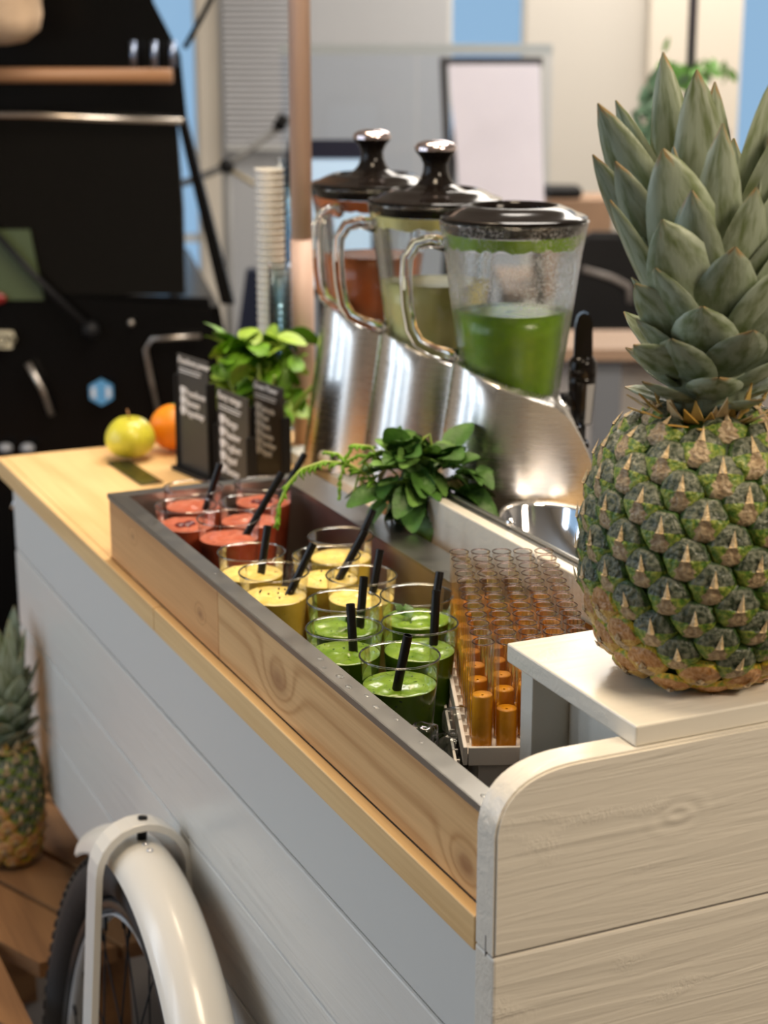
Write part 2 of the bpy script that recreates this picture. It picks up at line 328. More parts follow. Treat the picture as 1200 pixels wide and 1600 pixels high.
def link(name, me, parent=None):
    o = bpy.data.objects.new(name, me); COL.objects.link(o)
    if parent is not None: o.parent = parent
    return o
def tag(o, label, cat, group=None, kind=None):
    o['label'] = label; o['category'] = cat
    if group: o['group'] = group
    if kind: o['kind'] = kind
    return o
def thing(name, label, cat, loc=(0, 0, 0), rotz=0, group=None, rot=None):
    o = bpy.data.objects.new(name, None); COL.objects.link(o); o.empty_display_size = 0.02
    o.location = loc; o.rotation_euler = rot if rot else (0, 0, rotz)
    return tag(o, label, cat, group)
def struct(o): o['kind'] = 'structure'; return o
def dup(root, loc=None, rot=None, label=None, group=None, mats=None):
    c = root.copy(); COL.objects.link(c)
    if loc is not None: c.location = loc
    if rot is not None: c.rotation_euler = rot
    if label: c['label'] = label
    if group: c['group'] = group
    for ch in list(root.children):
        d = ch.copy(); COL.objects.link(d); d.parent = c
        for g in list(ch.children):
            e = g.copy(); COL.objects.link(e); e.parent = d
    return c
def bk(x, y, z):  # room-side coordinates: x to the right, y away from the visitor (metres from the visitor), z up
    p = CAM + rt * x + fh * y; return Vector((p.x, p.y, z))
def text(name, s, size, loc, rot, mat, parent, ext=0.0003, shear=0.0, align='LEFT', bold=0.0):
    c = bpy.data.curves.new(name, 'FONT'); c.body = s; c.size = size; c.extrude = ext; c.shear = shear; c.align_x = align; c.offset = bold
    c.materials.append(mat); o = bpy.data.objects.new(name, c); COL.objects.link(o); bpy.context.view_layer.update(); me = bpy.data.meshes.new_from_object(o); bpy.data.objects.remove(o); bpy.data.curves.remove(c)
    if not me.materials: me.materials.append(mat)
    o = link(name, me, parent); o.location = loc; o.rotation_euler = rot
    return o

FLOOR = -0.976
# ================================================================== ROOM
rm = MB(); rm.box(-4, 4, -1.3, 10, FLOOR - 0.05, FLOOR); fl = rm.build('floor', M_floor); struct(fl)
fl.location = bk(0, -1, 0); fl.rotation_euler.z = RB
rm = MB(); rm.box(-4, 4, -1.3, 8.3, 1.95, 2.0); o = rm.build('ceiling', M_ceil); struct(o); o.location = bk(0, -1, 0); o.rotation_euler.z = RB
def backbox(name, x0, x1, y0, y1, z0, z1, mat, parent=None, bev=0.0):
    m = MB(); m.box(x0 - (x0 + x1) / 2, x1 - (x0 + x1) / 2, 0, y1 - y0, z0, z1, bev)
    o = m.build(name, mat, parent)
    if parent is None: o.location = bk((x0 + x1) / 2, y0, 0); o.rotation_euler.z = RB
    return o
M_wl = plain('wall_beige', (0.70, 0.64, 0.55), 0.8)
wb = thing('wall_back', '', '', bk(0, 7.3, 0), RB); del wb['label']; del wb['category']; struct(wb)
def wpiece(x0, x1, z0, z1, mat, name='wall_panel', y0=0, y1=0.12):
    m = MB(); m.box(x0, x1, y0, y1, z0, z1); return m.build(name, mat, wb)
wpiece(-4, -0.95, FLOOR, 1.95, M_wall)
wpiece(-0.74, -0.655, FLOOR, 1.95, M_wl)                 # beige pillar
wpiece(-0.655, -0.30, FLOOR, 1.95, M_wall2)
wpiece(-0.30, 0.255, FLOOR, 1.95, M_wall2)
wpiece(0.255, 0.56, FLOOR, 0.10, M_wall2)
wpiece(0.56, 1.035, FLOOR, 1.95, M_wall)
wpiece(1.035, 1.395, FLOOR, 1.95, M_wl, y0=-0.10)
wpiece(1.72, 4, FLOOR, 1.95, M_wall); wpiece(-0.95, -0.74, FLOOR, -0.62, M_wall)
wpiece(1.395, 1.72, FLOOR, -0.6, M_wl, y0=-0.10)
def side_wall(name, boxes, mat):
    m = MB()
    for b_ in boxes: m.box(*b_)
    o = m.build(name, mat); o.location = bk(0, 0, 0); o.rotation_euler.z = RB; struct(o)
side_wall('wall_left', [(-2.75, -2.65, -2.2, 0.1, FLOOR, 1.95), (-2.75, -2.65, 2.8, 7.3, FLOOR, 1.95), (-2.75, -2.65, 0.1, 2.8, FLOOR, -0.25), (-2.75, -2.65, 0.1, 2.8, 1.55, 1.95)], M_wall)
side_wall('wall_right', [(2.9, 3.0, -2.2, 7.3, FLOOR, 1.95)], M_wall)
side_wall('wall_rear', [(-2.75, 3.0, -2.3, -2.2, FLOOR, 1.95)], M_wall)
M_frame = plain('window_frame_white', (0.62, 0.62, 0.60), 0.5)
M_pane = clear('window_pane', (0.93, 0.96, 0.97), 0.02, 0.4, 0.1)
for k, (x0, x1, z0, z1, bar) in enumerate(((-0.95, -0.74, -0.62, 1.9, -0.27), (0.255, 0.56, 0.10, 1.9, 1.2), (1.395, 1.72, -0.6, 1.9, 1.3))):
    wn = thing('window_%d' % (k + 1), '', '', bk(0, 7.3, 0), RB); del wn['label']; del wn['category']; struct(wn)
    m = MB(); t = 0.015
    m.box(x0, x0 + t, 0.02, 0.06, z0, z1); m.box(x1 - t, x1, 0.02, 0.06, z0, z1); m.box(x0, x1, 0.02, 0.06, z0, z0 + t); m.box(x0, x1, 0.02, 0.06, z1 - t, z1); m.box(x0, x1, 0.02, 0.06, bar, bar + 0.03)
    m.build('window_frame', M_frame, wn)
    m = MB(); m.box(x0 + t, x1 - t, 0.035, 0.04, z0 + t, z1 - t); m.build('pane', M_pane, wn)
M_blind = plain('blind_slat', (0.52, 0.52, 0.54), 0.6)
bl = thing('window_blind', 'pale grey slatted blind on the wall behind the microphone boom', 'blind', bk(-0.48, 7.24, 0), RB)
for k in range(34):
    m = MB(); m.box(-0.15, 0.165, -0.008, 0.008, -0.0015, 0.0015, M=Matrix.Rotation(0.8, 4, 'X')); o = m.build('slat', M_blind, bl); o.location = (0, 0, 0.13 + k * 0.022)
m = MB(); m.box(-0.15, 0.165, -0.012, 0.012, 0.105, 0.118); m.build('bottom_rail', M_frame, bl)
# glass partition in front of the back wall
gp = thing('glass_partition', 'clear glass partition with a grey top rail behind the flip chart', 'partition', bk(0.1, 5.7, 0), RB)
M_part = clear('partition_glass', (0.90, 0.93, 0.97), 0.05, 0.8, 0.2)
for x0, x1 in ((-0.42, 0.0), (0.004, 0.42)):
    m = MB(); m.box(x0, x1, 0, 0.008, FLOOR + 0.04, 0.50); m.build('glass_panel', M_part, gp)
m = MB(); m.box(-0.42, 0.42, -0.012, 0.02, 0.50, 0.532); m.box(-0.42, 0.42, -0.012, 0.02, FLOOR, FLOOR + 0.04); m.build('rail', plain('grey_rail', (0.42, 0.46, 0.48), 0.4), gp)

# flip chart
fc = thing('flip_chart', 'white flip chart with dark left frame behind the nearest blender', 'flip chart', bk(0.32, 5.3, 0), RB)
M_fc = plain('flip_paper', (0.88, 0.86, 1.0), 0.35, var=0.05, vscale=5)
m = MB(); m.prism([(-0.135, -0.035, 0.48), (0.125, -0.035, 0.48), (0.155, -0.05, -0.05), (-0.085, -0.05, -0.05)], (0, 0.012, 0)); m.build('sheet', M_fc, fc)
m = MB(); m.prism([(-0.16, -0.02, 0.50), (0.135, -0.02, 0.50), (0.135, -0.02, 0.475), (-0.16, -0.02, 0.475)], (0, 0.02, 0)); m.prism([(-0.16, -0.02, 0.475), (-0.138, -0.02, 0.475), (-0.098, -0.02, -0.3), (-0.118, -0.02, -0.3)], (0, 0.02, 0)); m.build('frame', plain('dark_frame', (0.05, 0.05, 0.06), 0.4), fc)
m = MB()
for sx in (-1, 1): m.tube([(sx * 0.10, 0, 0.45), (sx * 0.2, -0.05, FLOOR)], 0.01)
m.tube([(0, 0.02, 0.45), (0, 0.4, FLOOR)], 0.01); m.build('stand_leg', M_blackm, fc)

# table with things on it, right of the blenders
M_oak = wood('table_edge_wood', (0.36, 0.24, 0.165), (0.28, 0.18, 0.12), 'X', 10, contrast=0.2)
tb = thing('office_table', 'wood-edged office table behind the black tap', 'table', bk(0.72, 4.45, 0), RB)
m = MB(); m.box(-0.36, 0.75, 0, 0.28, -0.228, -0.195, 0.003); m.build('table_top', M_oak, tb)
M_grey = plain('grey_metal_leg', (0.17, 0.18, 0.20), 0.35)
for x in (-0.15, 0.12, 0.4):
    m = MB(); m.box(x - 0.035, x + 0.035, 0.03, 0.07, FLOOR, -0.229); m.build('leg', M_grey, tb)
M_cab = plain('pale_cabinet', (0.72, 0.69, 0.68), 0.45)
cb = thing('low_cabinet', 'pale grey drawer cabinet under the wood-edged table', 'cabinet', bk(0.80, 4.62, 0), RB)
m = MB(); m.box(-0.42, 0.62, 0, 0.4, FLOOR, -0.26); m.build('body', M_cab, cb)
for k in range(3):
    for x0 in (-0.41, -0.07, 0.27):
        m = MB(); m.box(x0, x0 + 0.325, -0.014, -0.001, -0.27 - 0.235 * (k + 1) + 0.01, -0.27 - 0.235 * k, 0.003); d = m.build('drawer', M_cab, cb)
        m = MB(); m.box(x0 + 0.11, x0 + 0.21, -0.022, -0.015, -0.31 - 0.235 * k, -0.302 - 0.235 * k); m.build('handle', M_chrome, d)
ch = thing('office_chair', 'black office chair with rounded back behind the nearest blender', 'chair', bk(0.665, 5.35, 0), RB)
m = MB(); m.prism([(-0.105, -0.03, -0.21), (0.10, -0.03, -0.21), (0.095, -0.03, 0.03), (0.075, -0.03, 0.08), (0.04, -0.03, 0.105), (-0.05, -0.03, 0.105), (-0.08, -0.03, 0.08), (-0.095, -0.03, 0.03)], (0, 0.05, 0)); bmesh.ops.bevel(m.bm, geom=m.bm.edges[:], offset=0.012, segments=3, affect='EDGES'); m.build('backrest', M_blackm, ch, sharp=60)
m = MB(); m.tube([(-0.06, -0.045, 0.02), (0.01, -0.05, 0.0), (0.05, -0.05, -0.02), (0.055, -0.045, -0.06)], 0.008); m.build('armrest', plain('worn_grey', (0.20, 0.18, 0.17), 0.35), ch)
m = MB(); m.box(-0.15, 0.15, -0.06, 0.18, -0.50, -0.44, 0.01); m.build('seat', M_blackm, ch)
m = MB(); m.box(-0.02, 0.02, 0.0, 0.015, -0.44, -0.36); m.build('back_bracket', M_blackm, ch)
m = MB(); m.tube([(0, 0, -0.50), (0, 0, -0.86)], 0.02)
for k in range(5):
    a = k * 1.2566 + 0.3; m.tube([(0, 0, -0.86), (0.2 * math.cos(a), 0.2 * math.sin(a), -0.94)], 0.014)
m.build('pedestal', M_blackm, ch)
for c_ in ch.children: c_.location.z = -0.135 if c_.name.startswith(('backrest', 'armrest')) else 0.0
for c_ in ch.children:
    if c_.name.startswith(('backrest', 'armrest')): c_.scale = (1.25, 1, 1.25)
M_card = plain('carton', (0.34, 0.21, 0.13), 0.7, var=0.08)
bx = thing('cardboard_box', 'brown cardboard box on the table right of the nearest blender lid', 'box', bk(0.64, 5.9, 0), RB)
m = MB(); m.box(-0.134, 0.109, 0, 0.26, -0.259, 0.031); m.build('carton_body', M_card, bx)
for y0 in (0.001, 0.1311):
    m = MB(); m.box(-0.134, 0.109, y0, y0 + 0.129, 0.032, 0.035); m.build('flap', M_card, bx)
m = MB(); m.box(-0.09, 0.045, 0.03, 0.16, 0.0355, 0.074, 0.014); o = m.build('dark_pouch', M_blackm); o.location = bk(0.608, 5.9, 0.0005); o.rotation_euler.z = RB
tag(o, 'dark pouch lying on the cardboard box', 'pouch')
m = MB(); m.box(-0.05, 0.045, 0, 0.05, -0.259, 0.070, 0.006); m.build('grey_device', plain('grey_dev', (0.22, 0.22, 0.23), 0.3)); o = bpy.data.objects['grey_device']
o.location = bk(0.86, 5.9, 0); o.rotation_euler.z = RB; tag(o, 'grey upright device partly hidden behind the large pineapple leaves', 'device')
cd = MB(); cd.tube([(-0.045, -0.012, 0.03), (-0.06, -0.03, 0.0), (-0.035, -0.03, -0.06), (-0.055, -0.03, -0.12), (-0.02, -0.02, -0.2)], 0.006); c2 = cd.build('cable', M_blackm, o)
dk2 = thing('rear_desk', 'plain wooden desk carrying the cardboard box near the back wall', 'desk', bk(0.75, 5.88, 0), RB)
m = MB(); m.box(-0.35, 0.6, 0, 0.6, -0.290, -0.260, 0.003); m.build('desk_top', M_oak, dk2)
for x in (-0.31, 0.56):
    for y in (0.04, 0.54):
        m = MB(); m.box(x - 0.02, x + 0.02, y - 0.02, y + 0.02, FLOOR, -0.291); m.build('leg', M_grey, dk2)
# monitor behind the pole
mo = thing('monitor', 'black-framed monitor with pale blue screen behind the pink pole', 'monitor', bk(-0.14, 4.3, 0), RB)
m = MB(); m.prism([(-0.07, 0, 0.33), (0.125, 0, 0.33), (0.125, 0, 0.287), (-0.085, 0, 0.287)], (0, 0.02, 0)); m.prism([(-0.085, 0, 0.33), (-0.065, 0, 0.33), (-0.115, 0, -0.02), (-0.145, 0, -0.02)], (0, 0.02, 0)); m.prism([(0.11, 0, 0.287), (0.125, 0, 0.287), (0.125, 0, -0.02), (0.11, 0, -0.02)], (0, 0.02, 0)); m.prism([(-0.145, 0, -0.02), (0.125, 0, -0.02), (0.125, 0, -0.04), (-0.145, 0, -0.04)], (0, 0.02, 0)); m.build('bezel', plain('navy_black', (0.01, 0.012, 0.03), 0.3), mo)
m = MB(); m.prism([(-0.072, 0.005, 0.287), (0.11, 0.005, 0.287), (0.11, 0.005, -0.02), (-0.116, 0.005, -0.02)], (0, 0.01, 0)); m.build('screen', plain('screen_glow', (0.38, 0.52, 0.68), 0.3, em=0.55), mo)
m = MB(); m.box(-0.02, 0.02, 0.02, 0.05, FLOOR + 0.02, 0.1); m.box(-0.15, 0.15, -0.1, 0.15, FLOOR, FLOOR + 0.02); m.build('floor_stand', M_blackm, mo)
# microphone boom stand
ms = thing('boom_stand', 'grey boom stand with slanting arm between vehicle and pole', 'stand', bk(-0.455, 5.25, 0), RB)
M_gm = plain('grey_stand', (0.22, 0.22, 0.22), 0.4)
m = MB(); m.tube([(0, 0, FLOOR + 0.02), (0, 0, 0.195)], 0.013); m.build('pole', M_gm, ms)
m = MB(); m.tube([(-0.13, 0, 0.145), (0.0, 0, 0.195), (0.16, 0, 0.31)], 0.0105); m.build('boom', M_gm, ms)
m = MB(); m.tube([(0.148, 0, 0.30), (0.172, 0, 0.338)], 0.018); m.build('microphone_clip', M_blackm, ms)
m = MB(); m.sphere((0, 0, 0.195), 0.023); m.build('joint', M_blackm, ms)
m = MB(); m.tube([(0.0, 0, 0.19), (0.12, 0, 0.12)], 0.007)
m.build('brace', plain('ochre_metal', (0.38, 0.31, 0.18), 0.4), ms)
m = MB()
for k in range(3):
    a = k * 2.094; m.tube([(0, 0, -0.6), (0.3 * math.cos(a), 0.3 * math.sin(a), FLOOR + 0.012)], 0.01)
m.build('tripod_base', M_gm, ms)
# dark seat behind the celery
m = MB(); m.prism([(-0.025, 0, -0.14), (0.035, 0, -0.14), (0.01, 0, -0.55), (-0.09, 0, -0.55)], (0, 0.06, 0)); o = m.build('folded_chair', plain('navy_fabric', (0.012, 0.018, 0.05), 0.5)); o.location = bk(-0.40, 5.5, 0); o.rotation_euler.z = RB
m2 = MB(); m2.box(-0.07, 0.0, 0.0, 0.05, FLOOR, -0.551); m2.build('leg', M_blackm, o); tag(o, 'dark blue folded chair behind the clear cup stacks', 'chair')
# hanging plant and ceiling cord
hp = thing('hanging_plant', 'green trailing plant hanging on a dark cord behind the pineapple crown', 'plant', bk(0.80, 4.8, 0), RB)
m = MB(); m.tube([(0, 0, 0.38), (0.0, 0, 1.94)], 0.012); m.build('cord', plain('dark_cord', (0.10, 0.09, 0.11), 0.5), hp)
m = MB(); m.lathe([(0.03, 0.32), (0.05, 0.39)], 16, closed=True); m.build('pot', M_blackm, hp)
M_far1 = plain('plant_leaf_bright', (0.16, 0.36, 0.08), 0.5); M_far2 = plain('plant_leaf_grey', (0.15, 0.27, 0.17), 0.5)
def leafdisk(m, c, rx, rz, rot):
    M = Matrix.Translation(c) @ Euler(rot).to_matrix().to_4x4()
    pts = [(rx * x, 0, rz * z) for x, z in ((0, -1), (0.7, -0.45), (0.8, 0.2), (0, 1), (-0.8, 0.2), (-0.7, -0.45))]
    v = [m.bm.verts.new(M @ Vector(p)) for p in pts]; ce = m.bm.verts.new(M @ Vector((0, 0.004, 0)))
    for i in range(6): m._f([v[i], v[(i + 1) % 6], ce], True)
for k in range(170):
    m = MB(); a = R.uniform(0, 6.28)
    if k < 60: c = (R.gauss(-0.01, 0.038), R.uniform(-0.04, 0.04), R.gauss(0.465, 0.022)); mt = M_far1
    else: t = R.random(); c = (-0.08 - 0.05 * t + R.gauss(0, 0.026), R.uniform(-0.05, 0.02), 0.47 - 0.26 * t); mt = M_far2
    leafdisk(m, c, 0.014, 0.024, (R.uniform(-1, 1), R.uniform(-1, 1), R.uniform(-1, 1))); m.build('leaf', mt, hp)
m = MB(); m.tube([(0, 0, 0.39), (-0.06, 0, 0.42), (-0.10, 0, 0.34), (-0.13, 0, 0.2), (-0.12, 0, 0.1)], 0.003, 5); m.build('vine', M_far2, hp)
sg = thing('wall_sign', 'small grey sign with a white letter beside the right window', 'sign', bk(1.29, 7.0, 0.165), RB)
m = MB(); m.box(-0.035, 0.035, 0, 0.01, -0.035, 0.035); m.build('plate', plain('sign_grey', (0.22, 0.20, 0.22), 0.5), sg)
text('lettering', 'E', 0.06, (-0.018, -0.002, -0.02), (math.pi / 2, 0, 0), M_chalkw, sg)

# ================================================================== BLACK VEHICLE
def taper(m):
    for v in m.bm.verts:
        if v.co.y > 0.5: v.co.x *= 0.62
van = thing('three_wheeled_van', 'black three-wheeled van with chrome trim parked behind the cart', 'vehicle', bk(-0.87, 4.0, 0), RB)
def panel(pts, y, depth, mat, name, par=van, ydz=0.0):
    m = MB(); m.prism([(x, y + ydz * z, z) for x, z in pts], (0, depth, 0)); return m.build(name, mat, par)
def mirror(p): return p + [(-x, z) for x, z in reversed(p)]
m = MB()    # cab shell as a loft of the front outline
secs = []
out = [(0.0, 0.62), (0.30, 0.62), (0.40, 0.55), (0.445, 0.42), (0.445, 0.36)]
m.prism([(x, 0.03, z) for x, z in mirror([(0.0, 0.80), (0.34, 0.78), (0.37, 0.64), (0.425, 0.53), (0.435, 0.395)])], (0, 0.9, 0)); taper(m); m.build('roof', M_van, van)
m = MB(); m.prism([(x, -0.02, z) for x, z in mirror([(0.0, 0.02), (0.50, 0.0), (0.535, -0.2), (0.56, -0.5), (0.55, -0.80), (0.0, -0.80)])], (0, 1.1, 0)); taper(m); b = m.bm; bmesh.ops.bevel(b, geom=b.edges[:], offset=0.02, segments=2, affect='EDGES'); m.build('body', M_van, van)
for sx in (-1, 1):
    m = MB(); m.prism([(sx * 0.415, 0.0, 0.40), (sx * 0.435, 0.0, 0.40), (sx * 0.535, -0.03, -0.01), (sx * 0.505, -0.03, -0.01)], (0, 0.03, 0)); m.build('pillar', M_van, van)
    m = MB(); m.prism([(sx * 0.335, 0.5, 0.40), (sx * 0.345, 0.5, 0.40), (sx * 0.36, 0.5, 0.0), (sx * 0.33, 0.5, 0.0)], (0, 0.03, 0)); m.build('rear_pillar', M_van, van)
m = MB(); m.prism([(-0.415, 0.01, 0.395), (0.415, 0.01, 0.395), (0.425, 0.0, 0.2), (0.425, -0.015, 0.01), (-0.505, -0.015, 0.01)], (0, 0.012, 0)); m.build('windscreen', M_vanglass, van)
m = MB(); m.tube([(-0.43, -0.01, 0.40), (-0.2, -0.022, 0.405), (0.1, -0.022, 0.403), (0.43, -0.01, 0.388)], 0.008); m.build('chrome_strip', plain('worn_chrome', (0.62, 0.55, 0.48), 0.25, 1.0), van)
m = MB(); m.tube([(-0.42, -0.05, 0.49), (0.415, -0.05, 0.487)], 0.0165, 10); m.build('roof_bar', plain('roof_bar_wood', (0.30, 0.15, 0.07), 0.5), van)
for x in (0.33, 0.375, 0.415):
    m = MB(); m.tube([(x, -0.03, 0.505), (x, -0.03, 0.56)], 0.007); m.build('bracket', plain('blue_chrome', (0.30, 0.36, 0.5), 0.3, 1.0), van)
m = MB(); m.prism([(-0.02, -0.02, 0.155), (0.085, -0.02, 0.155), (0.11, -0.03, 0.0), (-0.02, -0.03, 0.0)], (0, 0.004, 0)); m.build('green_sticker', plain('green_poster', (0.055, 0.075, 0.030), 0.4), van)  # green reflection in the windscreen, painted as a thin coloured sheet
m = MB(); m.sphere((0.0, -0.04, 0.005), 0.03, 16, 8, 1.0, 0.3, 0.5); m.build('red_lamp', plain('red_lens', (0.20, 0.01, 0.01), 0.3), van)  # red blob reflected in the windscreen, put in as a coloured dot
m = MB(); m.tube([(0.0, -0.04, 0.165), (0.10, -0.045, 0.05), (0.205, -0.045, -0.055)], 0.008); m.sphere((0.215, -0.045, -0.065), 0.02); m.build('wiper', M_blackm, van)
M_trimc = plain('dull_chrome', (0.42, 0.38, 0.34), 0.3, 1.0)
m = MB(); m.tube([(0.07, -0.045, -0.14), (0.10, -0.045, -0.2), (0.118, -0.045, -0.26)], 0.008); m.build('trim_strip', M_trimc, van)
m = MB(); m.tube([(0.46, -0.04, -0.08), (0.35, -0.04, -0.085), (0.335, -0.04, -0.11), (0.345, -0.04, -0.18), (0.36, -0.04, -0.26)], 0.006); m.build('door_handle', M_trimc, van)
m = MB(); m.prism([(0.0, -0.045, -0.068), (0.038, -0.045, -0.068), (0.046, -0.045, -0.085), (0.036, -0.045, -0.107), (0.0, -0.045, -0.107)], (0, 0.01, 0)); e = m.build('name_plate', plain('cream_badge', (0.55, 0.50, 0.36), 0.4), van)
text('lettering', 'OY', 0.036, (0.0, -0.048, -0.100), (math.pi / 2, 0, 0), M_van, van, 0.001)
hx = [(0.030 * math.sin(k * math.pi / 3), 0.030 * math.cos(k * math.pi / 3)) for k in range(6)]
m = MB(); m.prism([(0.232 + x, -0.047, -0.207 + z) for x, z in hx], (0, 0.01, 0)); hb = m.build('hexagon_badge', plain('badge_blue', (0.10, 0.30, 0.55), 0.3), van)
for sx in (-1, 1):
    m = MB(); m.prism([(0.232 + sx * 0.012, -0.049, -0.192), (0.232 + sx * 0.022, -0.049, -0.198), (0.232 + sx * 0.022, -0.049, -0.215), (0.232 + sx * 0.012, -0.049, -0.222)], (0, 0.004, 0)); m.build('badge_mark', plain('badge_white', (0.55, 0.6, 0.68), 0.4), hb)
m = MB(); m.sphere((0.305, -0.04, -0.05), 0.008); m.build('washer_jet', M_trimc, van)
for x in (0.0, 0.05):
    m = MB(); m.sphere((x + 0.01, -0.05, -0.335), 0.016, sz=0.7); m.build('lamp_bezel', plain('grey_lens', (0.3, 0.31, 0.34), 0.3), van)
for sx in (-1, 1):
    m = MB(); m.lathe([(0.10, -0.05), (0.17, -0.05), (0.19, -0.03), (0.19, 0.03), (0.17, 0.05), (0.10, 0.05)], 28, M=Matrix.Translation((sx * 0.34, 0.55, FLOOR + 0.19)) @ Matrix.Rotation(math.pi / 2, 4, 'Y')); m.build('wheel', M_rubber, van)
m = MB(); m.tube([(0.44, -0.02, 0.545), (0.48, -0.03, 0.61), (0.56, -0.04, 0.75)], 0.006); m.build('mirror_arm', M_blackm, van)
m = MB(); m.box(0.50, 0.66, -0.05, -0.03, 0.75, 0.9, 0.01); m.build('mirror', M_blackm, van)
sk = MB(); sk.sphere((0, 0, 0), 0.13, 20, 14, 1.15, 0.8, 0.95)
for v in sk.bm.verts: v.co += Vector((0.012 * math.sin(v.co.z * 60), 0, 0.008 * math.sin(v.co.x * 50)))
o = sk.build('burlap_sack', plain('burlap', (0.52, 0.38, 0.26), 0.9, var=0.2, vscale=15)); o.location = bk(-0.835, 3.80, 0.665); o.rotation_euler.z = RB
tag(o, 'tan burlap sack lying on the van roof bar', 'sack')

# ================================================================== DECK under the cart's far end and second pineapple
DZ = -0.56
dk = thing('wooden_platform', 'brown wooden plank platform beside the bicycle wheel', 'platform', (1.2, 0.1, DZ))
ang = math.radians(23); du = Vector((math.cos(ang), math.sin(ang), 0)); dv = Vector((-math.sin(ang), math.cos(ang), 0))
def clip(poly, nrm, c):
    o = []
    for i in range(len(poly)):
        a, b = poly[i], poly[(i + 1) % len(poly)]; fa, fb = a.dot(nrm) - c, b.dot(nrm) - c
        if fa >= 0: o.append(a)
        if (fa >= 0) != (fb >= 0): o.append(a + (b - a) * (fa / (fa - fb)))
    return o
k = 0; s = -0.62
while s < 0.12:
    wd = 0.088 + 0.02 * R.random()
    c0 = Vector((1.3, 0.1, 0)) + dv * s
    poly = [c0 - du * 0.75, c0 + du * 1.2, c0 + du * 1.2 + dv * wd, c0 - du * 0.75 + dv * wd]
    mid = c0 + dv * wd * 0.5; yat = mid.y + (1.03 - mid.x) * math.tan(ang)
    if yat > 0.125: poly = clip(poly, Vector((0, 1, 0)), 0.128)
    else: poly = clip(poly, Vector((1, 0, 0)), 1.055)
    if len(poly) > 2:
        zz = R.uniform(-0.004, 0.0)
        m = MB(); m.prism([(p.x - 1.2, p.y - 0.1, zz - 0.022) for p in poly], (0, 0, 0.022)); m.build('plank', M_deck, dk)
    s += wd + 0.008
m = MB()
for x, y in ((1.12, 0.0), (1.12, -0.4), (1.7, 0.0), (1.7, -0.4), (1.7, 0.4), (1.3, 0.18)):
    m = MB(); m.box(x - 1.2 - 0.04, x - 1.2 + 0.04, y - 0.1 - 0.04, y - 0.1 + 0.04, FLOOR - DZ, -0.027); m.build('support_block', M_deck, dk)

# ================================================================== PINEAPPLES
def leaf_mat():
    m, n, l, b = nmat('pineapple_leaf')
    at = n.new('ShaderNodeAttribute'); at.attribute_name = 'tip'; at.attribute_type = 'GEOMETRY'
    tc = n.new('ShaderNodeTexCoord'); oi = n.new('ShaderNodeObjectInfo')
    no = n.new('ShaderNodeTexNoise'); no.inputs['Scale'].default_value = 45; no.inputs['Detail'].default_value = 5; sp = n.new('ShaderNodeSeparateColor'); l.new(at.outputs['Color'], sp.inputs[0])
    cv = n.new('ShaderNodeCombineXYZ'); l.new(math_n(n, l, 'MULTIPLY', sp.outputs[1], 0.11), cv.inputs[0]); l.new(math_n(n, l, 'MULTIPLY', sp.outputs[0], 0.10), cv.inputs[1]); l.new(oi.outputs['Random'], cv.inputs[2])
    l.new(cv.outputs[0], no.inputs['Vector'])
    mix = n.new('ShaderNodeMixRGB'); mix.inputs[1].default_value = (0.12, 0.155, 0.06, 1); mix.inputs[2].default_value = (0.29, 0.335, 0.24, 1)
    mr = n.new('ShaderNodeMapRange'); mr.inputs[1].default_value = 0.33; mr.inputs[2].default_value = 0.55; l.new(no.outputs[0], mr.inputs[0]); l.new(mr.outputs[0], mix.inputs[0])
    f = math_n(n, l, 'ADD', sp.outputs[0], math_n(n, l, 'MULTIPLY', math_n(n, l, 'SUBTRACT', no.outputs[0], 0.5), 0.45))
    r = ramp(n, [(0.93, (0, 0, 0)), (1.0, (1, 1, 1))]); l.new(f, r.inputs[0])
    m2 = n.new('ShaderNodeMixRGB'); l.new(r.outputs[0], m2.inputs[0]); l.new(mix.outputs[0], m2.inputs[1]); m2.inputs[2].default_value = (0.30, 0.20, 0.08, 1)
    hs = n.new('ShaderNodeHueSaturation'); l.new(m2.outputs[0], hs.inputs['Color'])
    v = math_n(n, l, 'ADD', math_n(n, l, 'MULTIPLY', oi.outputs['Random'], 0.4), 0.78); l.new(v, hs.inputs['Value'])
    l.new(hs.outputs[0], b.inputs['Base Color']); b.inputs['Roughness'].default_value = 0.42
    mp = n.new('ShaderNodeMapping'); mp.inputs['Scale'].default_value = (500, 500, 30); l.new(tc.outputs['Object'], mp.inputs[0])
    st = n.new('ShaderNodeTexNoise'); st.inputs['Scale'].default_value = 1; l.new(mp.outputs[0], st.inputs['Vector'])
    bp = n.new('ShaderNodeBump'); bp.inputs['Strength'].default_value = 0.25; bp.inputs['Distance'].default_value = 0.001; l.new(st.outputs[0], bp.inputs['Height']); l.new(bp.outputs[0], b.inputs['Normal'])
    return m
M_pleaf = leaf_mat()
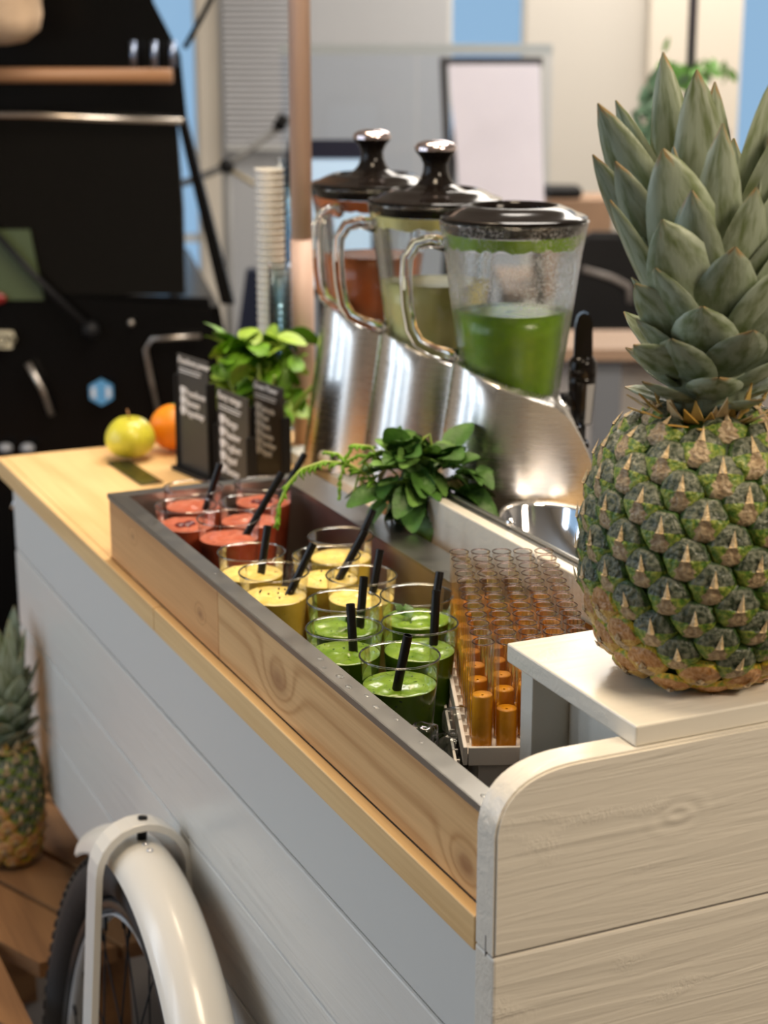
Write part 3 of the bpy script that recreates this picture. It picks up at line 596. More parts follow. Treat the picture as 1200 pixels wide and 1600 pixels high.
def eyemat(name, a, b_, sc=7.5, rough=0.36, bump=0.3):
    m, n, l, b = nmat(name); tc = n.new('ShaderNodeTexCoord'); oi = n.new('ShaderNodeObjectInfo')
    ad = n.new('ShaderNodeVectorMath'); ad.operation = 'ADD'; l.new(tc.outputs['Object'], ad.inputs[0])
    cx = n.new('ShaderNodeCombineXYZ'); l.new(oi.outputs['Random'], cx.inputs[0]); l.new(cx.outputs[0], ad.inputs[1])
    no = n.new('ShaderNodeTexNoise'); no.inputs['Scale'].default_value = sc; no.inputs['Detail'].default_value = 4; l.new(ad.outputs[0], no.inputs['Vector'])
    r = ramp(n, [(0.38, a), (0.62, b_)]); l.new(no.outputs[0], r.inputs[0]); l.new(r.outputs[0], b.inputs['Base Color']); b.inputs['Roughness'].default_value = rough
    bp = n.new('ShaderNodeBump'); bp.inputs['Strength'].default_value = bump; bp.inputs['Distance'].default_value = 0.06; l.new(no.outputs[0], bp.inputs['Height']); l.new(bp.outputs[0], b.inputs['Normal'])
    return m
E_pad = eyemat('eye_pad', (0.020, 0.034, 0.012), (0.17, 0.18, 0.12)); E_rim = eyemat('eye_rim', (0.012, 0.035, 0.004), (0.045, 0.11, 0.008))
E_wing = eyemat('eye_wing', (0.06, 0.145, 0.008), (0.29, 0.33, 0.05)); E_tan = eyemat('eye_tan', (0.27, 0.18, 0.095), (0.52, 0.39, 0.23)); E_spike = eyemat('eye_spike', (0.62, 0.44, 0.22), (0.74, 0.56, 0.32))
E_pad2 = eyemat('eye_pad_ripe', (0.36, 0.15, 0.03), (0.52, 0.29, 0.13)); E_rim2 = eyemat('eye_rim_ripe', (0.16, 0.24, 0.01), (0.66, 0.42, 0.02)); E_wing2 = eyemat('eye_wing_ripe', (0.46, 0.26, 0.05), (0.58, 0.40, 0.12))
def make_eye(seed, spike=1.0):
    """one fruitlet, unit size about 1 across: z outward, y towards the crown"""
    r = random.Random(seed); m = MB(); NA, NR = 24, 9; V = []
    jit = [1 + r.uniform(-0.035, 0.035) for _ in range(NA)]
    for j in range(1, NR + 1):
        q = j / NR; ring = []
        for i in range(NA):
            a = 2 * math.pi * i / NA
            hexr = 0.585 * (1 + 0.035 * math.cos(6 * a)) * jit[i]
            x, y = hexr * q * math.cos(a), hexr * q * math.sin(a)
            z = 0.20 * (1 - q ** 3.2) - (0.10 if j == NR else 0) + r.uniform(-0.012, 0.012) * (1 if j < NR else 0)
            if y < 0.02: z += 0.05 * (1 - q) - 0.02          # lower bract lies on the pad
            if y > 0: z += 0.03 * math.sin(7 * x + 5 * y) * (1 - q) + r.uniform(-0.02, 0.02)
            if -0.10 < y < 0.0: z += 0.05 * (1 - q)
            ring.append(m.bm.verts.new((x, y, z)))
        V.append(ring)
    c = m.bm.verts.new((0, 0, 0.23))
    def mat_at(x, y, q):
        if q > 0.95: return 1
        if y > -0.03 + 0.06 * abs(x): return 0 if q < 0.90 else 1
        if abs(x) < 0.11 + 0.50 * max(0, -0.03 - y) * (1 if y > -0.32 else 0.7): return 3
        return 2
    for i in range(NA):
        f = m._f([c, V[0][i], V[0][(i + 1) % NA]], True); p = f.calc_center_median(); f.material_index = mat_at(p.x, p.y, 0.1)
        for j in range(NR - 1):
            f = m._f([V[j][i], V[j + 1][i], V[j + 1][(i + 1) % NA], V[j][(i + 1) % NA]], True); p = f.calc_center_median(); f.material_index = mat_at(p.x, p.y, (j + 1.5) / NR)
    # bract ridge and spike rising over the pad
    bx_ = r.uniform(-0.05, 0.05); L = spike * r.uniform(0.75, 1.1)
    b0 = [(-0.17, -0.20, 0.19), (0.17, -0.20, 0.19), (0.10, -0.02, 0.30), (-0.10, -0.02, 0.30)]
    pts = [m.bm.verts.new(p) for p in b0]; base = m.bm.verts.new((0, -0.34, 0.16))
    m.mi = 3; m._f([base, pts[1], pts[0]]); m._f(pts)
    t1 = [m.bm.verts.new((-0.10 + bx_, 0.0, 0.25)), m.bm.verts.new((0.10 + bx_, 0.0, 0.25)), m.bm.verts.new((bx_, -0.02, 0.34))]
    tp = m.bm.verts.new((bx_ * 2, 0.04 + 0.42 * L, 0.27 + 0.05 * r.random()))
    m.mi = 4; m._f([t1[0], t1[2], tp]); m._f([t1[2], t1[1], tp]); m._f([t1[1], t1[0], tp]); m._f([pts[3], pts[2], t1[2]]); m._f([pts[3], t1[2], t1[0]]); m._f([pts[2], t1[1], t1[2]])
    return m
EYES = []
for s_ in range(5): EYES.append(make_eye(s_).mesh('eye_green', [E_pad, E_rim, E_wing, E_tan, E_spike]))
EYER = []
for s_ in range(3): EYER.append(make_eye(20 + s_, 0.35).mesh('eye_ripe', [E_pad2, E_rim2, E_wing2, E_tan, E_tan]))
def crown_leaf(base, tip, width, out, bend, parent, curl=0.25, ns=9, nm='leaf', tipbias=0.0, lift=0.0):
    base, tip, out = Vector(base), Vector(tip), Vector(out).normalized()
    ctrl = base.lerp(tip, 0.5) + out * bend
    pts = [(1 - t) ** 2 * base + 2 * t * (1 - t) * ctrl + t * t * tip for t in [i / ns for i in range(ns + 1)]]
    m = MB(); lay = m.bm.verts.layers.float_color.new('tip'); A, B = [], []
    for i, p in enumerate(pts):
        t = i / ns; tg = (pts[min(i + 1, ns)] - pts[max(i - 1, 0)]).normalized(); side = tg.cross(out).normalized(); nn = side.cross(tg).normalized()
        if nn.dot(out) < 0: nn = -nn
        wd = width * (0.62 + 0.9 * t - 0.55 * t * t) * (1 - t ** 3.2) ** 0.8 * 0.5 * 1.12
        wd = max(wd, 0.0006); ra, rb = [], []
        for q in (-1, -0.55, 0, 0.55, 1):
            off = nn * (-(q * q) * wd * 2 * curl * 0.5)
            for arr, th in ((ra, 0.0008), (rb, -0.0008)):
                v = m.bm.verts.new(p + side * q * wd + off + nn * th * (1 - 0.8 * abs(q))); tt = (t + 0.10 * abs(q) * t) * 0.93 + tipbias; v[lay] = (tt, q * 0.5 + 0.5, tt, 1); arr.append(v)
        A.append(ra); B.append(rb)
    for i in range(ns):
        for j in range(4):
            m._f([A[i][j], A[i][j + 1], A[i + 1][j + 1], A[i + 1][j]], True); m._f([B[i][j + 1], B[i][j], B[i + 1][j], B[i + 1][j + 1]], True)
        m._f([A[i][0], A[i + 1][0], B[i + 1][0], B[i][0]]); m._f([A[i][4], B[i][4], B[i + 1][4], A[i + 1][4]])
    return m.build(nm, M_pleaf, parent)
def pineapple(root, prof, n_eye, crown_s, ripe_to, key=(), nlow=46, seed=3, stalk_h=0.09, hi=14):
    """prof: list of (z, r) from bottom to top"""
    r = random.Random(seed); H = prof[-1][0]
    def rad(z):
        for (z0, r0), (z1, r1) in zip(prof, prof[1:]):
            if z <= z1: t = (z - z0) / (z1 - z0); return r0 + (r1 - r0) * t
        return prof[-1][1]
    m = MB(); m.lathe([(0.001, prof[0][0] + 0.003)] + [(max(rr - 0.004, 0.004), z) for z, rr in prof] + [(0.003, H)], 40); m.build('flesh_core', E_rim, root)
    # arc-length / area table so that fruitlets are evenly spread
    N = 240; zs = [H * i / N for i in range(N + 1)]; acc = [0]
    for i in range(N):
        z0, z1 = zs[i], zs[i + 1]; r0, r1 = rad(z0), rad(z1); acc.append(acc[-1] + (r0 + r1) / 2 * math.hypot(z1 - z0, r1 - r0) * 2 * math.pi)
    area_ = acc[-1] / n_eye; size = math.sqrt(area_ * 2 / math.sqrt(3)) * 0.96
    GA = 2 * math.pi * 0.381966
    for k in range(n_eye):
        A = acc[-1] * (k + 0.5) / n_eye; i = max(j for j in range(N + 1) if acc[j] <= A)
        i = min(i, N - 1); t = (A - acc[i]) / (acc[i + 1] - acc[i] + 1e-12); z = zs[i] + (zs[i + 1] - zs[i]) * t
        rr = rad(z); d = (rad(min(z + 0.004, H)) - rad(max(z - 0.004, 0.0))) / (min(z + 0.004, H) - max(z - 0.004, 0.0))
        a = k * GA; er = Vector((math.cos(a), math.sin(a), 0)); up_ = (Vector((0, 0, 1)) + er * d).normalized(); side = up_.cross(er).normalized(); nn = side.cross(up_)
        if nn.dot(er) < 0: side = -side; nn = -nn
        side = up_.cross(nn)
        M = Matrix((side, up_, nn)).transposed().to_4x4()
        p = er * rr + Vector((0, 0, z)); ripe = (z / H < ripe_to + 0.10 * math.sin(a * 2 + 1) + r.uniform(-0.04, 0.04))
        o = link('fruitlet', r.choice(EYER if ripe else EYES), root)
        s = size * r.uniform(0.97, 1.05); sq = 1.0 if z < 0.93 * H else 0.8
        o.matrix_local = Matrix.Translation(p - nn * size * 0.04) @ M @ Matrix.Diagonal((s * 1.0, s * sq, s * 0.85, 1))
    # crown: short broad leaves below, long ones above
    S = crown_s; m = MB(); m.tube([(0, 0, H - 0.01), (0.0, 0, H + stalk_h * 0.5), (0, 0, H + stalk_h)], [0.030 * S, 0.028 * S, 0.010 * S], 12); m.build('crown_stalk', M_pleaf, root)
    for k in range(nlow):
        t = k / (nlow - 1); a = k * GA + 0.4; er = Vector((math.cos(a), math.sin(a), 0))
        zb = H + 0.0 + stalk_h * 0.80 * t ** 1.1; rb = (0.032 - 0.012 * t) * S
        L = (0.040 + 0.095 * t ** 1.5) * S * r.uniform(0.88, 1.1); el = math.radians(18 + 62 * t ** 0.8 + r.uniform(-6, 6))
        b = er * rb * 0.75 + Vector((0, 0, zb)); tp = b + er * L * math.cos(el) + Vector((0, 0, L * math.sin(el)))
        crown_leaf(b, tp, (0.033 + 0.017 * math.sin(t * 3.0)) * S, (er * math.sin(el) - Vector((0, 0, math.cos(el)))), -0.0 + 0.10 * L, root, 0.30, 7, tipbias=0.0 if t > 0.25 else 0.05)
    for k in range(hi):
        t = k / max(hi - 1, 1); a = k * GA + 2.1
        if key and math.sin(a) < 0.2: continue
        er = Vector((math.cos(a), math.sin(a), 0)); L = (0.15 + 0.02 * t) * S * r.uniform(0.9, 1.08); el = math.radians(70 + 14 * t)
        b = er * 0.012 * S + Vector((0, 0, H + stalk_h * 0.8)); crown_leaf(b, b + er * L * math.cos(el) + Vector((0, 0, L * math.sin(el))), 0.034 * S, er, 0.10 * L, root, 0.3, 8)
    for (bs, tp, wd, outv, bend) in key:
        crown_leaf(bs, tp, wd, outv, bend, root, 0.22, 12)
    # dry collar bracts between fruit and crown
    for k in range(48):
        a = k * GA + 1.0; er = Vector((math.cos(a), math.sin(a), 0)); b = er * 0.030 * S + Vector((0, 0, H - 0.008)); L = 0.029 * S * r.uniform(0.7, 1.2); el = math.radians(r.uniform(5, 75))
        m = MB(); sd = er.cross(Vector((0, 0, 1))); tp = b + er * L * math.cos(el) + Vector((0, 0, L * math.sin(el)))
        m.prism([b - sd * 0.0075, b + sd * 0.0075, tp], er * 0.0012 - Vector((0, 0, 0.0008))); m.build('dry_bract', E_wing2 if k % 3 else E_spike, root)
P1 = Vector((0.052, -0.200, 0.1350))
pa = thing('pineapple', 'large ripe pineapple with leafy crown standing on the white end shelf', 'pineapple', P1, RB)
prof1 = [(0.0, 0.040), (0.006, 0.056), (0.022, 0.070), (0.045, 0.080), (0.075, 0.0865), (0.105, 0.087), (0.135, 0.0835), (0.16, 0.076), (0.178, 0.065), (0.19, 0.050), (0.198, 0.034)]
F_, K_ = Vector((0, -1, 0)), Vector((0, 1, 0))
key1 = [  # base, tip, width, outward direction, bend   (x right, y away, z up from the foot of the fruit)
    ((-0.018, 0.004, 0.28), (-0.041, 0.010, 0.446), 0.028, (-0.2, -1, 0), 0.004),
    ((-0.006, -0.006, 0.27), (-0.021, -0.012, 0.435), 0.036, (0, -1, 0), 0.010),
    ((0.004, 0.006, 0.27), (-0.004, 0.012, 0.426), 0.026, (0.2, -1, 0), 0.004),
    ((0.006, 0.000, 0.27), (0.034, 0.000, 0.430), 0.028, (0.6, -1, 0), 0.010),
    ((-0.010, 0.004, 0.268), (-0.086, 0.000, 0.412), 0.036, (-0.8, -0.9, 0.2), 0.006),
    ((-0.010, 0.012, 0.275), (-0.071, 0.022, 0.413), 0.028, (-0.8, -0.6, 0.2), 0.006),
    ((-0.020, 0.006, 0.262), (-0.088, 0.004, 0.377), 0.026, (-0.8, -0.8, 0.1), 0.004),
    ((-0.014, -0.004, 0.255), (-0.075, -0.018, 0.374), 0.030, (-0.7, -0.9, 0.1), 0.006),
    ((-0.001, -0.014, 0.250), (-0.046, -0.040, 0.384), 0.046, (-0.15, -1, 0), 0.006),
    ((0.000, -0.018, 0.236), (-0.046, -0.050, 0.338), 0.046, (-0.2, -1, 0), 0.006),
    ((-0.016, -0.006, 0.240), (-0.078, -0.020, 0.348), 0.018, (-0.8, -0.8, 0), 0.004),
    ((0.006, -0.006, 0.262), (0.048, -0.014, 0.408), 0.036, (0.5, -1, 0), 0.010),
    ((0.006, -0.010, 0.255), (0.058, -0.024, 0.376), 0.038, (0.5, -1, 0), 0.010),
    ((0.005, -0.014, 0.242), (0.066, -0.034, 0.345), 0.044, (0.5, -1, 0), 0.010),
    ((0.005, -0.018, 0.226), (0.068, -0.044, 0.300), 0.042, (0.4, -1, 0), 0.012),
    ((-0.008, -0.016, 0.222), (-0.060, -0.034, 0.250), 0.030, (-0.5, -0.9, -0.6), 0.010),
    ((-0.010, -0.012, 0.235), (-0.060, -0.030, 0.292), 0.030, (-0.6, -0.9, -0.3), 0.008),
]
key1 = [(a_, b_, c_ * 1.22, d_, e_) for a_, b_, c_, d_, e_ in key1]
pineapple(pa, prof1, 150, 1.0, 0.20, key1, 42, 3, 0.085, 8)
P2 = Vector((1.352, 0.050, DZ + 0.0045))
pb = thing('pineapple', 'small pineapple on the brown planks at the foot of the cart', 'pineapple', P2, RB + 0.7)
prof2 = [(0.0, 0.026), (0.006, 0.036), (0.03, 0.044), (0.07, 0.0475), (0.11, 0.0475), (0.14, 0.045), (0.165, 0.037), (0.178, 0.024)]
pineapple(pb, prof2, 110, 0.82, 0.42, (), 40, 9, 0.07, 10)

# ================================================================== CART
X1 = 1.491; YB = -0.64; YF = 0.0102
cart = thing('drinks_cart', 'long white-painted plank cart with a pine counter', 'cart', (0, 0, FLOOR))
Z0 = -FLOOR
def cpart(m, name, mat, **k):
    o = m.build(name, mat, cart, **k); o.location = (0, 0, Z0); return o
# counter boards around the recessed bin
for (x0, x1, y0, y1, nm) in ((0.0, 0.7455, -0.0005, YF, 'counter_board'), (0.746, X1, -0.0005, YF, 'counter_board'), (0.0, 0.945, YB, -0.2695, 'counter_board')):
    m = MB(); m.box(x0 + 0.0005, x1 - 0.0005, y0, y1, -0.0271, 0.0, 0.0012); cpart(m, nm, M_pine)
yy = -0.001
for wd in (0.145, 0.16, 0.15, 0.184):
    m = MB(); m.box(0.9465, X1, yy - wd + 0.0004, yy, -0.0271, 0.0, 0.0008); cpart(m, 'counter_board', M_pine); yy -= wd
zt = [-0.0275, -0.1322, -0.2462, -0.3601, -0.466]
for k in range(4):
    m = MB(); y1 = -0.004 + (0.0 if k else -0.001); m.box(0.001, 1.468, -0.024, y1, zt[k + 1] + 0.0012, zt[k] - 0.0006, 0.0022); cpart(m, 'front_plank', M_whflat if k == 0 else M_whx)
    m = MB(); m.box(1.446, 1.468, YB + 0.02, -0.0245, zt[k + 1] + 0.0012, zt[k] - 0.0006, 0.0018); cpart(m, 'far_end_plank', M_whx)
m = MB(); m.box(0.001, 1.446, YB + 0.002, YB + 0.02, -0.466, -0.0275); cpart(m, 'back_panel', M_whflat)
m = MB(); m.box(0.02, 1.44, YB + 0.03, -0.03, -0.464, -0.45); cpart(m, 'floor_panel', M_whflat)
for (x, y) in ((0.08, -0.08), (0.08, -0.56), (1.36, -0.56), (1.36, -0.12)):
    m = MB(); m.box(x - 0.03, x + 0.03, y - 0.03, y + 0.03, FLOOR, -0.466) if x < 1 else m.box(x - 0.03, x + 0.03, y - 0.03, y + 0.03, DZ + 0.001, -0.466); cpart(m, 'leg', M_whflat)
# latch on the far corner
m = MB(); m.box(1.469, 1.476, -0.04, -0.01, -0.075, -0.045, 0.002); m.tube([(1.477, -0.025, -0.05), (1.485, -0.015, -0.06), (1.479, -0.005, -0.075)], 0.003); cpart(m, 'latch', M_chrome)
# near end boards
prof = [(YF, -0.0178)] + [((1 - t) ** 2 * YF + 2 * t * (1 - t) * (YF - 0.004) + t * t * -0.055, (1 - t) ** 2 * 0.072 + 2 * t * (1 - t) * 0.1165 + t * t * 0.1165) for t in [k / 12 for k in range(13)]] + [(YB, 0.1165), (YB, -0.0178)]
m = MB(); m.prism([(-0.0285, y, z) for y, z in prof], (0.0281, 0, 0))
m.bm.normal_update(); bmesh.ops.bevel(m.bm, geom=[e for e in m.bm.edges if abs(e.verts[0].co.x - e.verts[1].co.x) < 1e-5], offset=0.0018, segments=2, affect='EDGES', clamp_overlap=False)
for f_ in m.bm.faces: f_.smooth = abs(f_.calc_center_median().x + 0.0145) < 0.016 and len(f_.verts) == 4
cpart(m, 'end_board', M_why, sharp=35)
for z0, z1 in ((-0.1335, -0.0192), (-0.2475, -0.135), (-0.3615, -0.249), (-0.466, -0.363)):
    m = MB(); m.box(-0.0285, -0.0004, YB, YF, z0, z1, 0.0022); cpart(m, 'end_board', M_why)
m = MB(); m.box(-0.0262, -0.02, YB + 0.01, YF - 0.0005, -0.0193, -0.0177); m.box(-0.0175, -0.0163, YF - 0.003, YF + 0.0003, -0.022, -0.006); cpart(m, 'joint_groove', plain('shadow_gap', (0.25, 0.23, 0.22), 0.8))
# timber surround of the ice bin (two front boards butt-jointed, ends, back)
LX = 0.942
m = MB(); m.box(0.566, LX, -0.016, -0.0005, 0.0005, 0.0745, 0.0012); cpart(m, 'bin_board', M_pine_a)
m = MB(); m.box(0.001, 0.5655, -0.016, -0.0005, 0.0005, 0.0745, 0.0012); cpart(m, 'bin_board', M_pine_b)
m = MB(); m.box(LX - 0.016, LX, -0.245, -0.0165, 0.0005, 0.0745, 0.0012); cpart(m, 'bin_board', M_pine_a)
m = MB(); m.box(0.478, 0.925, -0.2495, -0.235, 0.0005, 0.0745, 0.0012); cpart(m, 'bin_board', M_pine_b)
# steel bin
sb = thing('steel_ice_bin', 'rectangular stainless steel ice bin set into the counter', 'bin', (0, 0, 0))
XB0, XB1, YB0, YB1, YB2 = 0.030, LX - 0.020, -0.208, -0.0185, -0.2665
m = MB(); t = 0.0015
for bx4 in ((0.003, LX + 0.001, YB1, 0.0003), (0.475, LX + 0.001, -0.2505, YB0), (0.003, 0.475, -0.2690, YB2), (XB1, LX + 0.001, YB0, YB1), (0.003, XB0, YB2, YB1)):
    m.box(bx4[0], bx4[1], bx4[2], bx4[3], 0.0748, 0.0772)
m.box(0.003, LX + 0.001, -0.0001, 0.0010, 0.0715, 0.0772); m.box(LX, LX + 0.0012, -0.25, 0.001, 0.0715, 0.0772)
m.build('rim', M_steelx, sb)
m = MB()
m.box(XB0 - t, XB1 + t, YB1, YB1 + t, -0.024, 0.0746); m.box(0.475, XB1 + t, YB0 - t, YB0, -0.024, 0.0746); m.box(XB0 - t, 0.475, YB2 - t, YB2, -0.024, 0.0746); m.box(0.475, 0.475 + t, YB2, YB0, -0.024, 0.0746); m.box(XB1, XB1 + t, YB0, YB1, -0.024, 0.0746); m.box(XB0 - t, XB0, YB2, YB1, -0.024, 0.0746)
m.build('side_walls', M_steelin, sb)
m = MB(); m.box(XB0, 0.475, YB2, YB1, -0.0255, -0.024); m.box(0.475, XB1, YB0, YB1, -0.0255, -0.024); m.build('bottom', M_steelin, sb)
m = MB()
for x, y, r_ in ((0.016, -0.012, 0.006), (0.024, -0.009, 0.003), (0.21, -0.009, 0.003), (0.235, -0.012, 0.0022), (0.26, -0.007, 0.003), (0.285, -0.010, 0.0035), (0.31, -0.006, 0.002), (0.33, -0.011, 0.003), (0.18, -0.013, 0.002), (0.60, -0.009, 0.002), (0.13, -0.010, 0.002)):
    m.sphere((x, y, 0.0772), r_, 12, 6, 1.6, 0.9, 0.25)
m.build('water_drops', M_ice, sb)['kind'] = 'stuff'
# white back panel and pineapple shelf
m = MB(); m.box(0.150, 0.658, -0.2835, -0.2700, 0.0, 0.1135, 0.0015); o = m.build('divider_board', M_shelf); tag(o, 'short white divider board behind the tube rack', 'board')
o.location = (0, 0, 0.0003)
sh = thing('end_shelf', 'small cream-painted shelf across the near end of the counter carrying the pineapple', 'shelf', (0, 0, 0))
m = MB(); m.box(-0.024, 0.164, -0.60, -0.1005, 0.1168, 0.1325, 0.0015); m.build('shelf_board', M_shelf, sh)
m = MB(); m.box(0.127, 0.1455, -0.2075, -0.1035, -0.0238, 0.1166, 0.001); m.build('upright', M_shelf, sh)
m = MB(); m.box(0.034, 0.1265, -0.1475, -0.136, -0.0238, 0.1166, 0.001); m.build('inner_panel', M_shelf, sh)
m = MB(); m.box(0.02, 0.15, -0.59, -0.575, 0.0005, 0.1166, 0.001); m.build('upright', M_shelf, sh)
# riser under the blenders
m = MB(); m.box(0.64, 1.31, -0.615, -0.360, 0.0, 0.0170, 0.001); o = m.build('blender_riser', M_whflat); tag(o, 'low white riser board under the three blenders', 'riser')
o.location.z = 0.0004
# metal tray with glass lid
tr = thing('serving_tray', 'shallow stainless tray with a clear lid behind the white divider', 'tray', (0, 0, 0.0006))
m = MB(); m.box(0.22, 0.655, -0.298, -0.2845, 0.0, 0.113, 0.001); m.box(0.22, 0.655, -0.293, -0.289, 0.113, 0.117, 0.001); m.build('rail', M_steelx, tr)
m = MB(); m.lathe([(0.0, 0.0), (0.95, 0.0), (1.0, 0.092), (1.03, 0.095), (1.0, 0.100), (0.97, 0.095), (0.92, 0.006), (0, 0.006)], 48, M=Matrix.Translation((0.488, -0.372, 0)) @ Matrix.Diagonal((0.152, 0.068, 1, 1))); m.build('dish', M_chrome, tr)
m = MB(); m.sphere((0.51, -0.291, 0.1185), 0.005); m.build('hinge_screw', M_chrome, tr)

# ------------------------------------------------------------------ smoothie cups
CR, CZ = 0.0338, -0.0238
def cup_wall():
    m = MB(); m.lathe([(0.0245, 0.0), (0.0252, 0.004), (0.0255, 0.012), (0.0335, 0.108), (0.0338, 0.1118)], 40); m.lathe([(0.0, 0.0005), (0.0245, 0.0)], 24); return m.mesh('cup_wall', M_cup)
def cup_rim():
    m = MB()
    pr = [(0.0338 + 0.0009 * math.cos(a), 0.1118 + 0.0009 * math.sin(a)) for a in [k * math.pi / 3 for k in range(7)]]
    m.lathe(pr, 40); return m.mesh('cup_rim', M_rimc)
def cup_liquid(mt, mtop, lv, seed):
    r = random.Random(seed); m = MB(); k = lambda z: 0.0252 + (z - 0.008) * 0.0083 / 0.096 - 0.0008
    m.lathe([(0.001, 0.002), (0.0235, 0.002), (k(0.012), 0.012), (k(0.04), 0.04), (k(lv), lv)], 36)
    m.mi = 1; rings = []; sd = Vector((seed * 3.1, 0, 0))
    for q in (1, 0.97, 0.9, 0.8, 0.7, 0.6, 0.5, 0.4, 0.3, 0.2, 0.1):
        ring = []
        for i in range(36):
            x, y = k(lv) * q * math.cos(2 * math.pi * i / 36), k(lv) * q * math.sin(2 * math.pi * i / 36)
            h = noise.noise(Vector((x * 95, y * 95, 0)) + sd) * 0.0030 + noise.noise(Vector((x * 260, y * 260, 2)) + sd) * 0.0011
            ring.append(m.bm.verts.new((x, y, lv + (h * min(1, (1 - q) * 8) + 0.0006 if q < 1 else 0))))
        rings.append(ring)
    for a, b in zip(rings, rings[1:]):
        for i in range(36): m._f([a[i], a[(i + 1) % 36], b[(i + 1) % 36], b[i]], True)
    m._f(rings[-1], True)
    return m.mesh('smoothie', [mt, mtop])
CW, CRM = cup_wall(), cup_rim()
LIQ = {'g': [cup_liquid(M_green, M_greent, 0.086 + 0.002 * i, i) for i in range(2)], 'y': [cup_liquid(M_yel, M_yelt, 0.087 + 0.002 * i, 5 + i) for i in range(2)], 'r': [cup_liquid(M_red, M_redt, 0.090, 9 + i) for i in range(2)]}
cups = [
 ('g', 0.284, -0.064, 'nearest cup of green smoothie beside the tube rack'),
 ('g', 0.368, -0.0495, 'green smoothie cup against the front rim, left of the nearest cup'),
 ('g', 0.353, -0.1155, 'green smoothie cup directly left of the rack, behind the nearest cup'),
 ('g', 0.426, -0.1475, 'green smoothie cup at the back, touching the far end of the rack'),
 ('g', 0.438, -0.0790, 'green smoothie cup next to the yellow cups'),
 ('y', 0.503, -0.125, 'yellow mango smoothie cup right beside the green ones'),
 ('y', 0.578, -0.120, 'yellow smoothie cup in the middle of the yellow ones'),
 ('y', 0.635, -0.160, 'yellow smoothie cup at the back nearest the mint'),
 ('y', 0.548, -0.0525, 'yellow smoothie cup at the front rim with slanting straw'),
 ('y', 0.620, -0.056, 'yellow smoothie cup at the front rim beside the red ones'),
 ('r', 0.748, -0.0775, 'nearest cup of red berry smoothie'),
 ('r', 0.802, -0.121, 'red berry smoothie cup in the middle of the red ones'),
 ('r', 0.872, -0.164, 'red berry smoothie cup in the far back corner of the bin'),
 ('r', 0.887, -0.0845, 'red berry smoothie cup at the far end near the signs'),
 ('r', 0.817, -0.0525, 'red berry smoothie cup at the front rim with a dark berry on top')]
for i, (c, x, y, lab) in enumerate(cups):
    t = thing('smoothie_cup', lab, 'cup', (x, y, CZ), R.uniform(0, 6), 'smoothie cups in the steel bin')
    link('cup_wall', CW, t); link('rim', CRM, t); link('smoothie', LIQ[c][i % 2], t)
    if i in (12, 14):
        m = MB()
        for k in range(3): m.sphere((-0.004 + 0.006 * k, 0.004 * (k % 2), 0.0895), 0.0065, 14, 10, 1.2, 1, 0.62)
        m.build('berry', plain('dark_berry_%d' % i, (0.10, 0.008, 0.012), 0.15), t)
    if c == 'y' and i in (6, 8):
        m = MB()
        for k in range(9): m.sphere((R.uniform(-0.018, 0.018), R.uniform(-0.018, 0.018), 0.0905), 0.0011, 6, 5)
        m.build('seed_specks', M_chalk, t)
    if c == 'g' and i in (3, 4):
        m = MB(); leafdisk(m, (0.008, 0.002, 0.096), 0.007, 0.011, (1.2, 0.3, 0.4)); leafdisk(m, (0.014, 0.006, 0.098), 0.006, 0.009, (0.6, 0.5, 1.4)); m.build('mint_sprig', M_leafm, t)
straws = [((0.270, -0.065, 0.110), (0.276, -0.055, 0.050), 'black straw in the nearest green smoothie'),
 ((0.374, -0.058, 0.107), (0.363, -0.057, 0.045), 'black straw in the front-rim green smoothie'),
 ((0.366, -0.138, 0.111), (0.356, -0.130, 0.045), 'black straw upright in the green cup left of the rack'),
 ((0.446, -0.181, 0.100), (0.430, -0.164, 0.050), 'black straw half hidden by the far end of the tube rack'),
 ((0.433, -0.097, 0.110), (0.427, -0.088, 0.040), 'upright black straw in the green cup next to the yellow ones'),
 ((0.512, -0.149, 0.108), (0.506, -0.134, 0.045), 'black straw in the yellow cup beside the green ones'),
 ((0.566, -0.157, 0.112), (0.572, -0.120, 0.045), 'lower of two crossing black straws below the mint'),
 ((0.631, -0.195, 0.113), (0.634, -0.163, 0.045), 'upper of two crossing black straws below the mint'),
 ((0.548, -0.094, 0.111), (0.551, -0.060, 0.045), 'slanting black straw in the front-rim yellow cup'),
 ((0.620, -0.074, 0.113), (0.615, -0.060, 0.040), 'black straw in the yellow cup beside the red ones'),
 ((0.751, -0.141, 0.131), (0.752, -0.088, 0.050), 'long slanting black straw in the nearest red smoothie'),
 ((0.872, -0.216, 0.118), (0.877, -0.173, 0.045), 'leaning black straw in the far back red smoothie'),
 ((0.859, -0.108, 0.120), (0.872, -0.086, 0.045), 'leftmost black straw in the far red smoothie')]
for top, bot, lab in straws:
    top, bot = Vector(top), Vector(bot); d = (top - bot).normalized(); L = (top - bot).length
    m = MB(); m.lathe([(0.0041, 0), (0.0041, L)], 14); m.lathe([(0.0034, L), (0.0034, L - 0.02), (0.0, L - 0.021)], 14); m.lathe([(0.0034, L), (0.0041, L)], 14)
    o = m.build('straw', M_straw); o.location = bot; o.rotation_euler = d.to_track_quat('Z', 'Y').to_euler(); tag(o, lab, 'straw', 'black straws in the smoothies')
